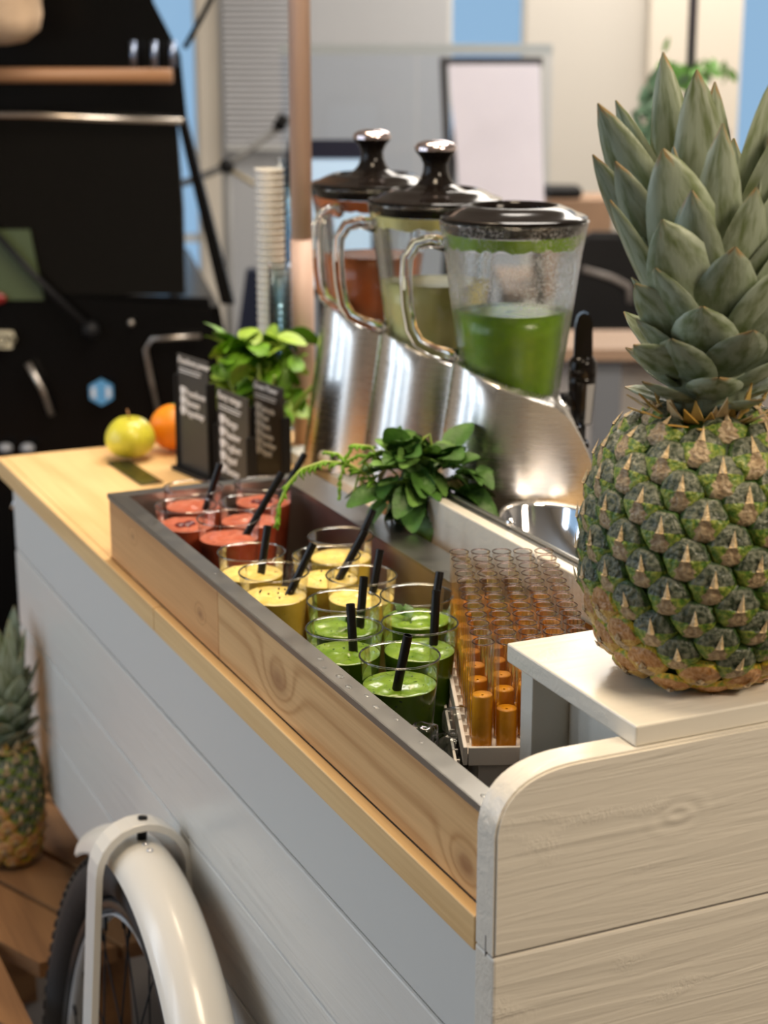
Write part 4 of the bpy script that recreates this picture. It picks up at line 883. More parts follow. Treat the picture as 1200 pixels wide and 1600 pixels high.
# ice
ri = random.Random(5); spots = [(0.245, -0.043), (0.232, -0.058), (0.25, -0.10), (0.690, -0.10), (0.687, -0.135), (0.69, -0.06), (0.70, -0.17), (0.49, -0.05), (0.30, -0.12), (0.32, -0.035), (0.22, -0.04), (0.10, -0.06), (0.08, -0.12), (0.77, -0.17), (0.56, -0.185), (0.50, -0.185)]
PLC = ['beside the nearest green cup', 'at the near left corner of the rack', 'under the near edge of the rack', 'between yellow and red cups', 'behind the yellow cups near the back wall', 'by the front wall near the red cups', 'at the back wall by the carrot greens', 'between the yellow and green cups at the front', 'right of the nearest green cup', 'at the front wall beside the nearest cup', 'before the rack corner by the front wall', 'at the near end of the bin', 'in the near back part of the bin', 'at the back wall behind the red cups', 'at the back wall behind the middle yellow cup', 'at the back wall near the rack']
for k, (x, y) in enumerate(spots):
    for lay_ in range(3 if k < 6 else 1):
        m = MB(); m.box(-0.011, 0.011, -0.011, 0.011, -0.011, 0.011, 0.004); o = m.build('ice_cube', M_ice)
        for p in o.data.polygons: p.use_smooth = True
        o.location = (x + ri.uniform(-0.003, 0.003), y + ri.uniform(-0.003, 0.003), -0.0115 + 0.0005 + lay_ * 0.0225); o.rotation_euler.z = ri.uniform(0, 3)
        tag(o, 'melting ice cube %s, %s' % (PLC[k], ('at the bottom', 'on a lower cube', 'topmost of its heap')[lay_]), 'ice cube', 'ice cubes in the steel bin')

# ------------------------------------------------------------------ test tubes in white rack
ra = math.radians(-22.4); e1 = Vector((math.cos(ra), math.sin(ra), 0)); e2 = Vector((e1.y, -e1.x, 0))
T0 = Vector((0.194, -0.0955, 0)); TZ, TH = 0.034, 0.0905
TS1, TS2 = 0.0227, 0.0198
def tube_meshes():
    m = MB(); m.lathe([(0.0, 0.0), (0.0085, 0.0006), (0.0088, 0.002), (0.0088, TH)], 24); wl = m.mesh('tube_wall', M_tube)
    m = MB(); m.lathe([(0.0088 + 0.0005 * math.cos(a), TH + 0.0006 * math.sin(a)) for a in [k * math.pi / 2 for k in range(5)]], 24); rim = m.mesh('tube_rim', M_trim)
    lq = []
    for lv in (0.046, 0.034, 0.042):
        m = MB(); m.lathe([(0.001, 0.001), (0.0078, 0.0015), (0.0081, 0.004), (0.0081, lv - 0.001), (0.0078, lv), (0.001, lv - 0.0008)], 20); lq.append(m.mesh('juice', M_oj))
    return wl, rim, lq
TW, TR, TL = tube_meshes()
for i in range(12):
    for j in range(5):
        p = T0 + e1 * (TS1 * i) + e2 * (TS2 * j)
        lab = 'orange juice tube, %s from the left in the %s' % (('first', 'second', 'third', 'fourth', 'fifth')[j], ('nearest row', 'second nearest row', 'third row from the near end', 'fourth row from the near end', 'fifth row from the near end', 'sixth row from the near end', 'sixth row from the far end', 'fifth row from the far end', 'fourth row from the far end', 'third row from the far end', 'second farthest row', 'farthest row')[i])
        if (i, j) == (0, 0): lab = 'test tube of orange juice at the near left corner of the rack'
        t = thing('test_tube', lab, 'test tube', (p.x, p.y, TZ), 0, 'test tubes of orange juice in the rack')
        link('tube_wall', TW, t); link('rim', TR, t); link('juice', TL[0 if (i, j) == (0, 0) else (i + j) % 3], t)
rk = thing('tube_rack', 'white plastic test tube rack standing in the ice', 'rack', (T0.x, T0.y, 0), ra)
# local frame: x along e1, y = -e2 direction
LXr, LYr = 12 * TS1, 5 * TS2
x0, x1, y0, y1 = -0.0125, LXr - 0.008, -(LYr - 0.009), 0.0125
x0b = x0
m = MB(); m.box(x0, x1, y0, y1, 0.0305, 0.0335); m.build('base_plate', M_rack, rk)
m = MB(); m.box(x0 - 0.0025, x1 + 0.0025, y1, y1 + 0.0035, 0.0245, 0.0405, 0.0008); m.build('side_wall', M_rack, rk)
m = MB(); m.box(x0 - 0.0035, x0, y0 + 0.045, y1 - 0.0005, 0.0245, 0.0405, 0.0008); m.build('side_wall', M_rack, rk)
m = MB(); m.box(x1, x1 + 0.0035, y0, y1 - 0.0005, 0.0245, 0.0405, 0.0008); m.build('side_wall', M_rack, rk)
m = MB(); m.box(x0 + 0.004, x1 - 0.03, y1 + 0.006, y1 + 0.0085, -0.0235, 0.016, 0.0008)
for k in range(11): m.box(x0 + 0.008 + k * 0.0215, x0 + 0.0105 + k * 0.0215, y1 + 0.0036, y1 + 0.006, 0.005, 0.0155)
m.box(x0, x1 - 0.035, y1 - 0.012, y1 - 0.009, -0.0235, 0.0304); m.box(x0, x0 + 0.003, y0 + 0.045, y1 - 0.012, -0.0235, 0.0304); m.build('lower_tier', M_rack, rk)
m = MB()
for k in range(12):
    x = -0.0 + (k + 0.5) * TS1; m.box(x - 0.0006, x + 0.0006, y1 - 0.0035, y1 - 0.0002, 0.0336, 0.0400)
m.build('divider_tooth', M_rack, rk)

# ------------------------------------------------------------------ blenders
def make_blender(label, loc, liq, level, knob, frost, hrot=0.0):
    b = thing('blender', label, 'blender', loc, RB, 'blenders on the riser'); b.scale = (1.03, 1.03, 1.03)
    # brushed base: wedge seat, rounded back on the left, swooping front on the right
    def ztop(x):
        if x < 0.036: return 0.205 - 0.030 * (x + 0.075) / 0.111
        q = min((x - 0.036) / 0.068, 1.0); return 0.172 - 0.145 * (q ** 1.9) * 0.95 - 0.004 * q
    Rw = 0.083; xs = []; NS = 44
    for i in range(NS + 1):
        a = i / NS; xs.append(-0.098 + 0.202 * (a if a > 0.4 else 0.4 * (a / 0.4) ** 1.7))
    def hw(x):
        q = (x + 0.098) / 0.11
        if q < 1: return Rw * math.sqrt(max(1 - (1 - q) ** 2.3, 0)) 
        return Rw * (1 - 0.12 * ((x - 0.012) / 0.092) ** 2)
    m = MB(); L_, R_ = [], []; NZ = 8; rows = []
    for x in xs:
        h, z = hw(x), ztop(x); row = []
        for s in (-1, 1):
            col = []
            for k in range(NZ + 1):
                t = k / NZ; zz = z * t; lean = 0.028 * (zz / 0.2) * max(0.0, 1 - (x + 0.098) / 0.16)
                col.append(m.bm.verts.new((x + lean, s * h * (1 - 0.07 * t), zz)))
            tt = m.bm.verts.new((x + 0.028 * (z / 0.2) * max(0.0, 1 - (x + 0.098) / 0.16), s * h * 0.93 * 0.94, z + 0.0035)); col.append(tt)
            row.append(col)
        rows.append(row)
    for a, c in zip(rows, rows[1:]):
        for s in (0, 1):
            for k in range(NZ + 1): m._f([a[s][k], c[s][k], c[s][k + 1], a[s][k + 1]], True)
        m._f([a[0][-1], c[0][-1], c[1][-1], a[1][-1]], True)
    m._f([v for v in rows[-1][0]] + list(reversed(rows[-1][1])))
    bmesh.ops.remove_doubles(m.bm, verts=m.bm.verts[:], dist=0.0002)
    m.build('motor_base', M_steelb, b, sharp=50)
    m = MB(); m.box(0.030, 0.056, -0.03, 0.03, 0.140, 0.172, 0.006); m.build('jar_seat', M_chrome, b)
    m = MB()
    for k in range(4):
        x = 0.064 + k * 0.0085; z = ztop(x) + 0.004; m.box(x - 0.004, x + 0.004, -0.055, -0.035, z - 0.004, z + 0.002, 0.001)
    m.build('control_button', M_black, b)
    # glass jar, faintly lobed
    jo = (-0.004, 0, 0)
    pj = [(0.050, 0.162), (0.052, 0.176), (0.0545, 0.200), (0.061, 0.245), (0.067, 0.290), (0.0725, 0.330), (0.0765, 0.352), (0.0785, 0.362)]
    m = MB(); m.lathe(pj, 96, jo, 8, 0.016); m.build('jar', M_jarwet if frost else M_jar, b)
    m = MB(); m.lathe([(r - 0.004, z) for r, z in pj[1:]], 96, jo, 8, 0.028); m.build('jar_inner_wall', M_jarin, b)
    m = MB(); m.lathe([(0.0785 + 0.0014 * math.cos(k * 0.9), 0.362 + 0.0018 * math.sin(k * 0.9)) for k in range(8)], 64, jo); m.build('jar_rim', M_rimc, b)
    hp_ = [(-0.074, 0.003, 0.336), (-0.092, 0.003, 0.341), (-0.108, 0.003, 0.337), (-0.1175, 0.003, 0.322), (-0.1185, 0.003, 0.300), (-0.1165, 0.003, 0.270), (-0.112, 0.003, 0.245), (-0.104, 0.003, 0.231), (-0.088, 0.003, 0.222), (-0.063, 0.003, 0.215)]
    m = MB(); hp_ = [(Matrix.Rotation(hrot, 3, 'Z') @ Vector(q)) for q in hp_]; m.tube(hp_, [0.0085, 0.0075, 0.0075, 0.0075, 0.007, 0.007, 0.007, 0.007, 0.007, 0.009], 12); m.build('handle', M_handle, b)
    def rr(z):
        for (r0, z0), (r1, z1) in zip(pj, pj[1:]):
            if z <= z1: return r0 + (r1 - r0) * (z - z0) / (z1 - z0)
        return pj[-1][0]
    m = MB(); m.lathe([(0.001, 0.166)] + [(rr(z) - 0.0055, z) for z in (0.168, 0.18, 0.2, 0.225, 0.245, level)] + [(rr(level) * 0.6, level - 0.0008), (0.012, level - 0.002), (0.001, level - 0.0015)], 48, jo); m.build('smoothie', liq, b)
    # smoothie film under the lid
    m = MB(); seg = 64; r0 = [m.bm.verts.new((jo[0] + (rr(0.349) - 0.0048) * math.cos(2 * math.pi * i / seg), (rr(0.349) - 0.0048) * math.sin(2 * math.pi * i / seg), 0.3495)) for i in range(seg)]
    dz = [0.334 + R.uniform(0, 0.006) for i in range(seg)]
    r1 = [m.bm.verts.new((jo[0] + (rr(dz[i]) - 0.0048) * math.cos(2 * math.pi * i / seg), (rr(dz[i]) - 0.0048) * math.sin(2 * math.pi * i / seg), dz[i])) for i in range(seg)]
    for i in range(seg): m._f([r0[i], r0[(i + 1) % seg], r1[(i + 1) % seg], r1[i]], True)
    m.build('smoothie_film', liq, b)
    # lid
    m = MB(); m.lathe([(0.001, 0.350), (0.0715, 0.350), (0.0725, 0.352), (0.0730, 0.362), (0.0775, 0.3625), (0.0780, 0.367), (0.0745, 0.369), (0.071, 0.3695), (0.060, 0.375), (0.051, 0.3785), (0.0465, 0.379), (0.0440, 0.3765)] + ([(0.0430, 0.370), (0.001, 0.3695)] if not knob else [(0.0430, 0.374), (0.030, 0.379), (0.022, 0.384), (0.001, 0.385)]), 64, jo); ld = m.build('lid', M_black, b, sharp=40)
    if knob:
        m = MB(); m.lathe([(0.024, 0.382), (0.018, 0.389), (0.0145, 0.398), (0.0140, 0.406), (0.0175, 0.414), (0.023, 0.4205), (0.024, 0.4225), (0.001, 0.4228)], 32, jo); m.build('knob', M_black, ld)
        m = MB(); m.lathe([(0.024, 0.4222), (0.0245, 0.426), (0.021, 0.4305), (0.012, 0.4335), (0.001, 0.434)], 32, jo); m.build('knob_cap', plain('bronze_chrome' + label[:3], (0.66, 0.55, 0.55), 0.15, 1.0), ld)
    return b
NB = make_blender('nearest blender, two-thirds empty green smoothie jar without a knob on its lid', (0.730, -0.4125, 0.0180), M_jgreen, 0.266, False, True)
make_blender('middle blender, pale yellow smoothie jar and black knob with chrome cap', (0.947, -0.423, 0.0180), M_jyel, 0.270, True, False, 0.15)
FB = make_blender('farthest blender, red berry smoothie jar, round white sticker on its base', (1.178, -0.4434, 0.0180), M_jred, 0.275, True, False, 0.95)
m = MB(); m.lathe([(0.0, 0), (0.0125, 0), (0.0125, 0.0008), (0.0, 0.0008)], 24, M=Matrix.Translation((-0.066, -0.0680, 0.018)) @ Matrix.Rotation(-0.85, 4, 'Z') @ Matrix.Rotation(math.pi / 2, 4, 'X')); m.build('round_sticker', M_paper, FB)
tp = thing('drink_tap', 'black lever tap with a silver strip behind the nearest blender', 'tap', NB.location + rt * 0.080 + fh * 0.0, RB)
def tpart(m, n, mt): return m.build(n, mt, tp)
m = MB(); m.lathe([(0.0, 0.122), (0.0125, 0.122), (0.0150, 0.150), (0.0165, 0.172), (0.0168, 0.178), (0.0160, 0.1785), (0.0168, 0.1795), (0.0168, 0.196), (0.012, 0.203), (0.0, 0.203)], 24); tpart(m, 'tap_body', M_black)
m = MB(); m.prism([(-0.011, -0.008, 0.200), (0.011, -0.008, 0.200), (0.010, -0.006, 0.245), (0.004, -0.004, 0.255), (-0.006, -0.004, 0.253), (-0.010, -0.006, 0.240)], (0, 0.016, 0)); bmesh.ops.bevel(m.bm, geom=m.bm.edges[:], offset=0.002, segments=2, affect='EDGES'); tpart(m, 'tap_lever', M_black)
m = MB(); m.tube([(-0.024, 0, 0.150), (-0.010, 0, 0.152)], 0.009, 14); tpart(m, 'tap_pipe', M_blackm)
m = MB(); m.prism([(0.003, -0.0150, 0.124), (0.010, -0.0108, 0.124), (0.0135, -0.0118, 0.172), (0.004, -0.0172, 0.172)], (0, 0.001, 0)); tpart(m, 'silver_strip', M_chrome)
m = MB(); m.tube([(0, 0.0, 0.0), (0, 0.0, 0.121)], 0.006); m.box(-0.02, 0.02, -0.02, 0.02, -0.0006, 0.004); tpart(m, 'tap_post', M_blackm)
tp.location = NB.location + rt * 0.088 + fh * 0.110; tp.location.z = 0.0182

# ------------------------------------------------------------------ mint in a paper cup
pc = thing('paper_cup', 'brown kraft paper cup with white rim holding the mint', 'cup', (0.700, -0.262, 0.0), 0)
pc.location = (0.697, -0.2835, 0.0008)
m = MB(); m.lathe([(0.001, 0.0), (0.0200, 0.0), (0.0305, 0.090)], 32); m.build('cup_wall', M_kraft, pc)
m = MB(); m.lathe([(0.0305 + 0.0016 * math.cos(k * 0.785), 0.091 + 0.0016 * math.sin(k * 0.785)) for k in range(9)], 32); m.build('rim', M_paper, pc)
def leaf_mesh(nm, L, W, mat, seed, fold=0.25, ns=12):
    r = random.Random(seed); m = MB(); rows = []; dr = r.uniform(0.15, 0.6)
    for i in range(ns + 1):
        t = i / ns; w_ = W * math.sin(math.pi * min(t * 0.93 + 0.05, 1)) ** 0.62 * (1 - 0.22 * t) * 0.5 * (1 + (0.03 if i % 2 else -0.02)); row = []
        for q in (-1, -0.5, 0, 0.5, 1):
            row.append(m.bm.verts.new((q * w_, L * t, -dr * L * t * t + abs(q) * w_ * fold + (0.0007 * (-1) ** i if q in (-0.5, 0.5) else 0))))
        rows.append(row)
    for a, b in zip(rows, rows[1:]):
        for j in range(4): m._f([a[j], a[j + 1], b[j + 1], b[j]], True)
    return m.mesh(nm, mat)
MINT = [leaf_mesh('mint_leaf', 0.036, 0.030, M_leafm if k % 3 else M_leafm2, k) for k in range(6)]
mint = thing('mint_bunch', 'bunch of dark green mint leaves bulging out of the paper cup', 'herb', (0.680, -0.272, 0.108))
rm_ = random.Random(21)
for k in range(96):
    c = Vector((rm_.gauss(0, 0.012), rm_.gauss(0, 0.012), rm_.uniform(-0.014, 0.052))); c += rt * rm_.uniform(-0.030, 0.030) * (1.1 - abs(c.z - 0.01) * 12)
    o = link('leaf', MINT[k % 6], mint); dirv = (c * 0.8 - fh * 0.012 + Vector((rm_.gauss(0, 0.02), rm_.gauss(0, 0.02), rm_.uniform(-0.040, 0.012)))).normalized()
    q = dirv.to_track_quat('Y', 'Z'); o.rotation_euler = q.to_euler(); o.rotation_euler.y += rm_.uniform(-0.7, 0.7); o.location = c; s = rm_.uniform(0.75, 1.25); o.scale = (s, s, s)
for k in range(9):      # side tuft that hangs over the divider
    o = link('leaf', MINT[k % 6], mint); o.scale = (0.62,) * 3; o.location = rt * (0.036 + 0.0035 * k) + Vector((0, 0, 0.024 + 0.002 * (k % 3))) - fh * 0.01; o.rotation_euler = (rm_.uniform(-0.5, 0.5), rm_.uniform(-0.8, 0.8), RB - 1.57 + rm_.uniform(-1.2, 1.2))
stm = [[(-0.008, 0.026), (-0.004, 0.050), (0.004, 0.064), (0.010, 0.068), (0.012, 0.058), (0.011, 0.030)],
       [(-0.020, 0.030), (-0.026, 0.044), (-0.042, 0.050), (-0.056, 0.044), (-0.066, 0.024), (-0.072, 0.000), (-0.074, -0.014)],
       [(-0.024, 0.022), (-0.036, 0.034), (-0.050, 0.036), (-0.060, 0.024), (-0.064, 0.004), (-0.066, -0.010)]]
for s in stm:
    m = MB(); m.tube([rt * x + Vector((0, 0, z)) for x, z in s], 0.0013, 6); m.build('stem', M_stem, mint)
# carrot greens drooping into the bin
cg = thing('carrot_greens', 'feathery bright green carrot tops drooping over the bin edge', 'herb', (0.678, -0.262, 0.098))
def fern(pts, nl, ll, lab):
    m = MB(); P = [rt * x + fh * y + Vector((0, 0, z)) for x, y, z in pts]; m.tube(P, 0.0014, 6); m.build('stalk', M_stem, cg)
    m = MB(); n = len(P)
    for k in range(nl):
        t = k / nl * (n - 1); i = min(int(t), n - 2); p = P[i].lerp(P[i + 1], t - i); tg = (P[i + 1] - P[i]).normalized()
        for sg_ in (-1, 1):
            d = (tg * 0.7 + Vector((0, 0, -0.6)) * 1.0 + rt * sg_ * 0.35 + Vector((rm_.gauss(0, .25), rm_.gauss(0, .25), 0))).normalized(); L = ll * rm_.uniform(0.6, 1.1) * (1 - 0.4 * k / nl)
            m.tube([p, p + d * L * 0.5 + tg * 0.003, p + d * L], [0.0012, 0.0018, 0.0003], 5)
    m.build('frond', M_celery, cg)
fern([(-0.030, 0, 0.018), (-0.050, 0, 0.036), (-0.070, 0, 0.048), (-0.095, -0.01, 0.052), (-0.118, -0.02, 0.046), (-0.134, -0.03, 0.030), (-0.142, -0.035, 0.008), (-0.144, -0.035, -0.012)], 30, 0.016, '')
fern([(-0.030, 0, 0.045), (-0.045, 0, 0.066), (-0.062, 0, 0.068), (-0.072, 0, 0.052), (-0.078, 0, 0.026), (-0.078, 0, 0.008)], 18, 0.012, '')
fern([(-0.040, 0, 0.03), (-0.055, 0, 0.058), (-0.070, 0, 0.050), (-0.080, 0, 0.058), (-0.095, 0, 0.060)], 14, 0.010, '')

# ------------------------------------------------------------------ celery bunch behind the signs
ce = thing('celery_bunch', 'bushy bright green celery bunch behind the chalkboard signs', 'herb', (1.345, -0.338, 0.0005))
CEL = [leaf_mesh('celery_leaf', 0.040, 0.034, M_celery if k % 3 else M_celery2, 40 + k, 0.15) for k in range(6)]
m = MB(); m.lathe([(0.0, 0), (0.032, 0), (0.036, 0.06), (0.034, 0.06), (0.030, 0.003), (0.0, 0.003)], 24); m.build('pot', M_blackm, ce)
for k in range(12):
    m = MB(); x, y = rm_.gauss(0, 0.012), rm_.gauss(0, 0.012); m.tube([(x, y, 0.004), (x * 2, y * 2, 0.08), (x * 4, y * 4, 0.14)], [0.005, 0.004, 0.002], 6); m.build('stalk', M_stem, ce)
for k in range(110):
    u = rm_.gauss(0, 0.024); zz = rm_.uniform(0.07, 0.175); c = rt * u * (1.25 - abs(zz - 0.13) * 5) + fh * rm_.gauss(0, 0.02) + Vector((0, 0, zz)) + rt * (0.13 - zz) * 0.30
    o = link('leaf', CEL[k % 6], ce); o.location = c; o.rotation_euler = (rm_.uniform(-1.0, 0.8), rm_.uniform(-0.9, 0.9), rm_.uniform(0, 6.28)); s = rm_.uniform(0.7, 1.15); o.scale = (s, s, s)
for (x, z) in ((-0.045, 0.185), (-0.035, 0.178), (-0.040, 0.17)):
    o = link('leaf', CEL[2], ce); o.location = rt * x + Vector((0, 0, z - 0.02)); o.rotation_euler = (1.0, 0.2, rm_.uniform(-1, 1))

# ------------------------------------------------------------------ chalkboard signs
def sign(label, a, b, h, title, lines, tsize, lsize, z_first, dz_, post=0.6, left=True, right=True):
    a, b = Vector((*a, 0)), Vector((*b, 0)); d = (b - a); W = d.length; ang_ = math.atan2(d.y, d.x)
    s = thing('chalkboard_sign', label, 'sign', (a.x, a.y, 0.0006), ang_, 'chalkboard menu signs')
    m = MB(); m.box(0, W, 0, 0.003, 0.006, h, 0.0006); m.build('board', M_chalk, s)
    m = MB(); m.box(-0.006, W + 0.006, -0.012, 0.012, 0.0, 0.0055, 0.001); m.build('stand_foot', M_blackm, s)
    for x, on in ((-0.0045, left), (W + 0.0005, right)):
        if on: m = MB(); m.box(x, x + 0.004, -0.004, 0.010, 0.0056, h * post, 0.0006); m.build('post', M_blackm, s)
    rx = (math.pi / 2, 0, 0)
    text('title', title, tsize, (W * 0.03, -0.0004, h - tsize * 0.95), rx, M_chalkw, s, 0.0003, 0.25, bold=0.0002)
    for k in range(2):
        m = MB(); m.box(W * 0.08, W * (0.80 - 0.04 * k), -0.0008, -0.0001, h - tsize * 1.6 - k * 0.0042, h - tsize * 1.6 - k * 0.0042 + 0.0014); m.build('underline', M_chalkw, s)
    for k, ln in enumerate(lines):
        text('menu_line', '\u2665' + ln, lsize, (W * 0.06, -0.0004, z_first - k * dz_), rx, M_chalkw, s, 0.0003, 0.2, bold=0.0002)
    return s
sign('chalkboard menu sign at the back left beside the orange, three lines', (1.315, -0.207), (1.232, -0.222), 0.163, 'Framboos power', ('Framboos', 'Banaan', 'Appelsap'), 0.0125, 0.0135, 0.108, 0.0135, 0.82)
sign('chalkboard menu sign in the middle, partly hidden by a straw', (1.216, -0.229), (1.122, -0.2375), 0.132, 'Fancy mango', ('Mango', 'Passievr', 'Yoghurt', 'Appel', 'Banaan'), 0.0140, 0.0145, 0.086, 0.0165, 0.62)
sign('chalkboard menu sign on the right, six lines, next to the farthest blender', (1.221, -0.282), (1.141, -0.293), 0.138, 'Green Power', ('Spinazie', 'Kiwi', 'Munt', 'Banaan', 'Gember', 'Appel'), 0.0118, 0.0120, 0.098, 0.0118, 0.72)

# ------------------------------------------------------------------ fruit and small things on the counter
ap = thing('apple', 'yellow-green apple at the far end of the counter', 'apple', (1.395, -0.160, 0.0005))
m = MB(); pr = []
for k in range(19):
    a = math.pi * k / 18; r_ = 0.0355 * math.sin(a) * (1 + 0.10 * math.cos(a)) ; z = 0.034 - 0.031 * math.cos(a); z += -0.006 * math.exp(-((r_ / 0.010) ** 2)) * (1 if z > 0.03 else -0.6)
    pr.append((max(r_, 0.0003), z))
m.lathe(pr, 36); m.build('flesh', M_apple, ap)
m = MB(); m.tube([(0, 0, 0.058), (0.001, 0.001, 0.066), (0.004, 0.002, 0.072)], 0.0012, 6); m.build('stem', M_kraft, ap)
m = MB(); m.sphere((0, 0, 0.0345), 0.0345, 32, 20, sz=0.97)
o = m.build('orange_fruit', M_orange); o.location = (1.420, -0.232, 0.0015); tag(o, 'whole orange between the apple and the chalkboard signs', 'orange')
m2 = MB(); m2.lathe([(0.0, 0.0684), (0.003, 0.0682), (0.0035, 0.067)], 8); m2.build('stem_button', M_stem, o)
m = MB(); m.box(-0.070, 0.070, -0.016, 0.016, 0, 0.002, 0.0008); o = m.build('slate_strip', plain('slate_dark', (0.03, 0.033, 0.012), 0.2)); o.location = (1.318, -0.142, 0.0006); o.rotation_euler.z = 0.05; tag(o, 'thin dark glossy strip lying on the counter in front of the apple', 'strip')

# ------------------------------------------------------------------ canopy pole and nested cup stacks
m = MB(); m.tube([(0, 0, 0.0006), (-0.004, 0.003, 0.30)], 0.0165, 20); m.tube([(-0.004, 0.003, 0.30), (0.01, -0.004, 1.6)], 0.0155, 20); o = m.build('canopy_pole', M_pole); o.location = (1.392, -0.425, 0.0)
tag(o, 'tall pinkish wooden canopy pole rising at the far end of the cart', 'pole')
M_stackw = plain('white_cup_plastic', (0.75, 0.73, 0.68), 0.35)
M_stackc = clear('stacked_clear_plastic', (0.80, 0.86, 0.90), 0.12, 1.2, 0.6)
def stack(x, y, n, dz_, mat, lab, grp, rad=0.022, lean=(0, 0)):
    m = MB(); m.lathe([(0.001, 0.0), (rad * 0.72, 0.0), (rad * 0.97, 0.058), (rad * 1.0, 0.059), (rad * 1.03, 0.0605), (rad * 1.0, 0.062)], 20); me = m.mesh('nested_cup', mat)
    ords = ['topmost', 'second', 'third', 'fourth', 'fifth', 'sixth', 'seventh', 'eighth', 'ninth', 'tenth']
    for k in range(n):
        o = link('plastic_cup', me); o.location = (x + lean[0] * k, y + lean[1] * k, 0.0008 + k * dz_); q = n - 1 - k
        tag(o, lab % ('topmost' if q == 0 else '%s from the top' % ords[q] if q < 10 else ('lowest' if k == 0 else '%s from the bottom' % ords[k]) if k < 10 else 'mid-stack, %d below the top' % q), 'cup', grp)
stack(1.440, -0.395, 35, 0.0098, M_stackw, 'white cup in the tall stack, %s', 'tall stack of white cups', 0.0215, (0.0004, -0.0001))
stack(1.490, -0.445, 36, 0.0098, M_stackc, 'clear cup in the tall stack behind the pole, %s', 'tall stack of clear cups', 0.018)
stack(1.386, -0.3865, 22, 0.0098, M_stackc, 'clear cup in the short stack before the pole, %s', 'short stack of clear cups', 0.0165)

# ------------------------------------------------------------------ bicycle wheel with fender
TILT = 0.0997; TH_ = -0.036
wh = thing('bicycle_wheel', 'black knobbly bicycle wheel under a white fender', 'wheel', (0.671, 0.082, FLOOR))
WM = Matrix.Translation((0, 0, 0.353)) @ Matrix.Rotation(TH_, 4, 'Z') @ Matrix.Rotation(TILT, 4, 'X')
# wheel plane: local XZ, axis local Y
def wpart(m, nm, mt, **k):
    m.bm.transform(WM); return m.build(nm, mt, wh, **k)
RT = 0.353
def torus(m, R0, rx, rz, seg=96, sub=14, a0=0, a1=2 * math.pi, cmin=0, cmax=2 * math.pi, off=0.0):
    rings = []; full = abs(a1 - a0 - 2 * math.pi) < 1e-6; fullc = abs(cmax - cmin - 2 * math.pi) < 1e-6
    for i in range(seg + (0 if full else 1)):
        a = a0 + (a1 - a0) * i / seg; ring = []
        for j in range(sub + (0 if fullc else 1)):
            c = cmin + (cmax - cmin) * j / sub; rr_ = R0 + rz * math.cos(c); ring.append(m.bm.verts.new((rr_ * math.cos(a), rx * math.sin(c) + off, rr_ * math.sin(a))))
        rings.append(ring)
    n = len(rings); ns = len(rings[0])
    for i in range(n if full else n - 1):
        for j in range(ns if fullc else ns - 1):
            a, b = rings[i], rings[(i + 1) % n]; m._f([a[j], a[(j + 1) % ns], b[(j + 1) % ns], b[j]], True)
m = MB(); torus(m, RT - 0.028, 0.0265, 0.026); wpart(m, 'tyre', M_rubber)
m = MB()
for k in range(96):
    a = 2 * math.pi * k / 96
    for s in (-1, 0, 1):
        aa = a + (0.5 * 2 * math.pi / 96 if s == 0 else 0)
        b = bmesh.new(); bmesh.ops.create_cube(b, size=1)
        Mx = Matrix.Rotation(-aa, 4, 'Y') @ Matrix.Translation((RT - 0.004 - abs(s) * 0.0075, s * 0.0185, 0)) @ Matrix.Rotation(s * 0.8, 4, 'Z') @ Matrix.Diagonal((0.010, 0.0095, 0.012, 1))
        m.add(b, Mx)
o = wpart(m, 'tread_knobs', M_rubber); o['kind'] = 'stuff'
m = MB(); torus(m, RT - 0.062, 0.013, 0.009, 96, 8); wpart(m, 'rim', plain('rim_black', (0.03, 0.03, 0.03), 0.3))
m = MB(); torus(m, RT - 0.0735, 0.0100, 0.0012, 96, 6); wpart(m, 'rim_band', plain('rim_silver', (0.62, 0.64, 0.66), 0.35, 0.2))
m = MB(); m.lathe([(0.001, -0.035), (0.012, -0.035), (0.012, -0.030), (0.028, -0.028), (0.028, -0.024), (0.014, -0.02), (0.014, 0.02), (0.028, 0.024), (0.028, 0.028), (0.012, 0.030), (0.012, 0.035), (0.001, 0.035)], 24, M=Matrix.Rotation(math.pi / 2, 4, 'X')); wpart(m, 'hub', M_blackm)
for k in range(32):
    a = 2 * math.pi * k / 32; s = 1 if k % 2 else -1; ha = a + (0.55 if (k // 2) % 2 else -0.55)
    m = MB(); m.tube([(0.026 * math.cos(ha), s * 0.026, 0.026 * math.sin(ha)), ((RT - 0.070) * math.cos(a), s * 0.003, (RT - 0.070) * math.sin(a))], 0.0011, 5); m.tube([((RT - 0.090) * math.cos(a), s * 0.0042, (RT - 0.090) * math.sin(a)), ((RT - 0.072) * math.cos(a), s * 0.003, (RT - 0.072) * math.sin(a))], 0.0022, 5); wpart(m, 'spoke', M_blackm)
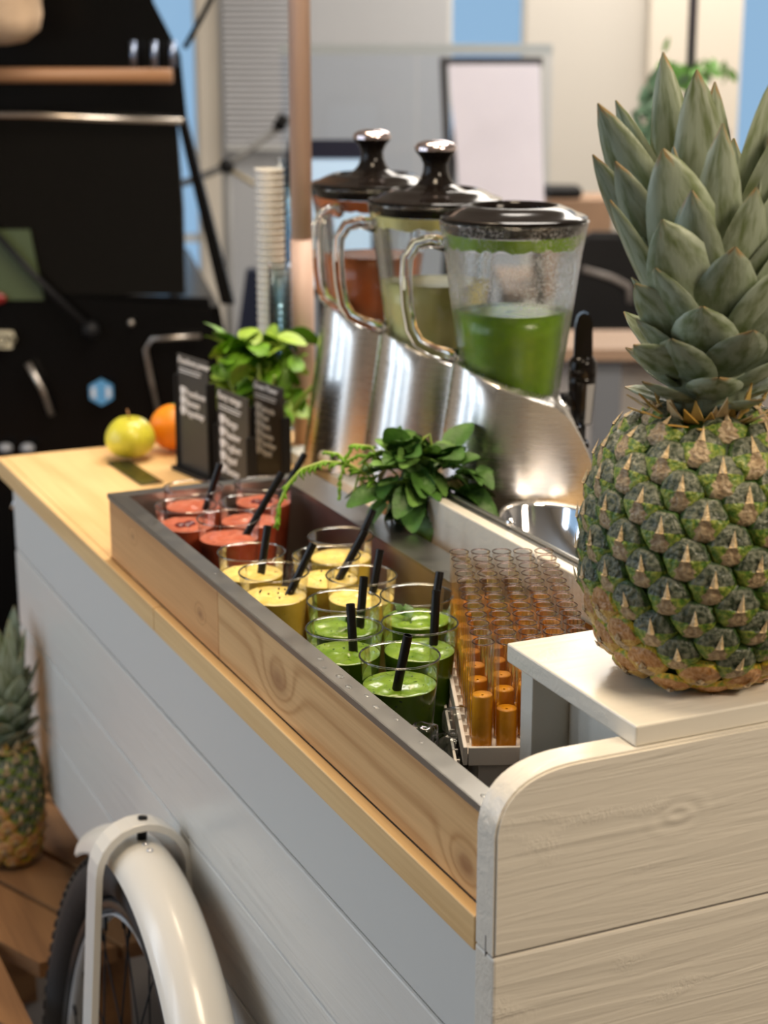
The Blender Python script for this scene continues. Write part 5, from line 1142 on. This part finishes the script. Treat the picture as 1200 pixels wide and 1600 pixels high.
fd = thing('fender', 'white curved fender with arched bracket over the bicycle wheel', 'fender', (0.671, 0.082, FLOOR))
def fpart(m, nm, mt, par=None, **k):
    m.bm.transform(WM); return m.build(nm, mt, par or fd, **k)
m = MB(); RF = RT + 0.004; a_back, a_front = math.radians(57), math.radians(200)
torus(m, RF - 0.010, 0.0345, 0.034, 60, 16, a_back, a_front, -1.45, 1.45)
torus(m, RF - 0.012, 0.0328, 0.0325, 60, 16, a_back, a_front, -1.45, 1.45)
fpart(m, 'blade', M_fender)
# arched bracket: up one side, over the top, down the other, in the plane through the axle
ab = math.radians(84)
pth = []
rad_o, hwid = RT + 0.046, 0.050
for t in [0.0, 0.2, 0.4, 0.6, 0.75]: pth.append((hwid, 0.02 + t * (rad_o - 0.055)))
for k in range(13):
    c = math.pi * k / 12; pth.append((hwid * math.cos(c), rad_o - 0.052 + 0.052 * math.sin(c)))
for t in [0.75, 0.6, 0.4, 0.2, 0.0]: pth.append((-hwid, 0.02 + t * (rad_o - 0.055)))
rad_dir = Vector((math.cos(ab), 0, math.sin(ab))); tan_dir = Vector((-math.sin(ab), 0, math.cos(ab)))
m = MB(); m.strap([rad_dir * z + Vector((0, y, 0)) for y, z in pth], tan_dir, 0.036, 0.0085); bmesh.ops.bevel(m.bm, geom=m.bm.edges[:], offset=0.0008, segments=1, affect='EDGES'); br = fpart(m, 'bracket', M_fender)
m = MB(); m.lathe([(0.0, 0.0), (0.0052, 0.0), (0.0052, 0.003), (0.0, 0.0036)], 16, M=Matrix.Translation(rad_dir * (rad_o + 0.0038)) @ Matrix.Rotation(math.pi / 2 - ab, 4, 'Y')); m.tube([rad_dir * (RF + 0.022), rad_dir * (rad_o)], 0.0055, 10); fpart(m, 'bolt', M_blackm)
m = MB()
for dx in (0.012, 0.024):
    q = ab + dx / RF * 1.4; m.sphere((math.cos(q) * (RF + 0.0245), 0.001, math.sin(q) * (RF + 0.0245)), 0.004, 10, 8, 1, 1, 0.6)
fpart(m, 'rivet', M_chrome)
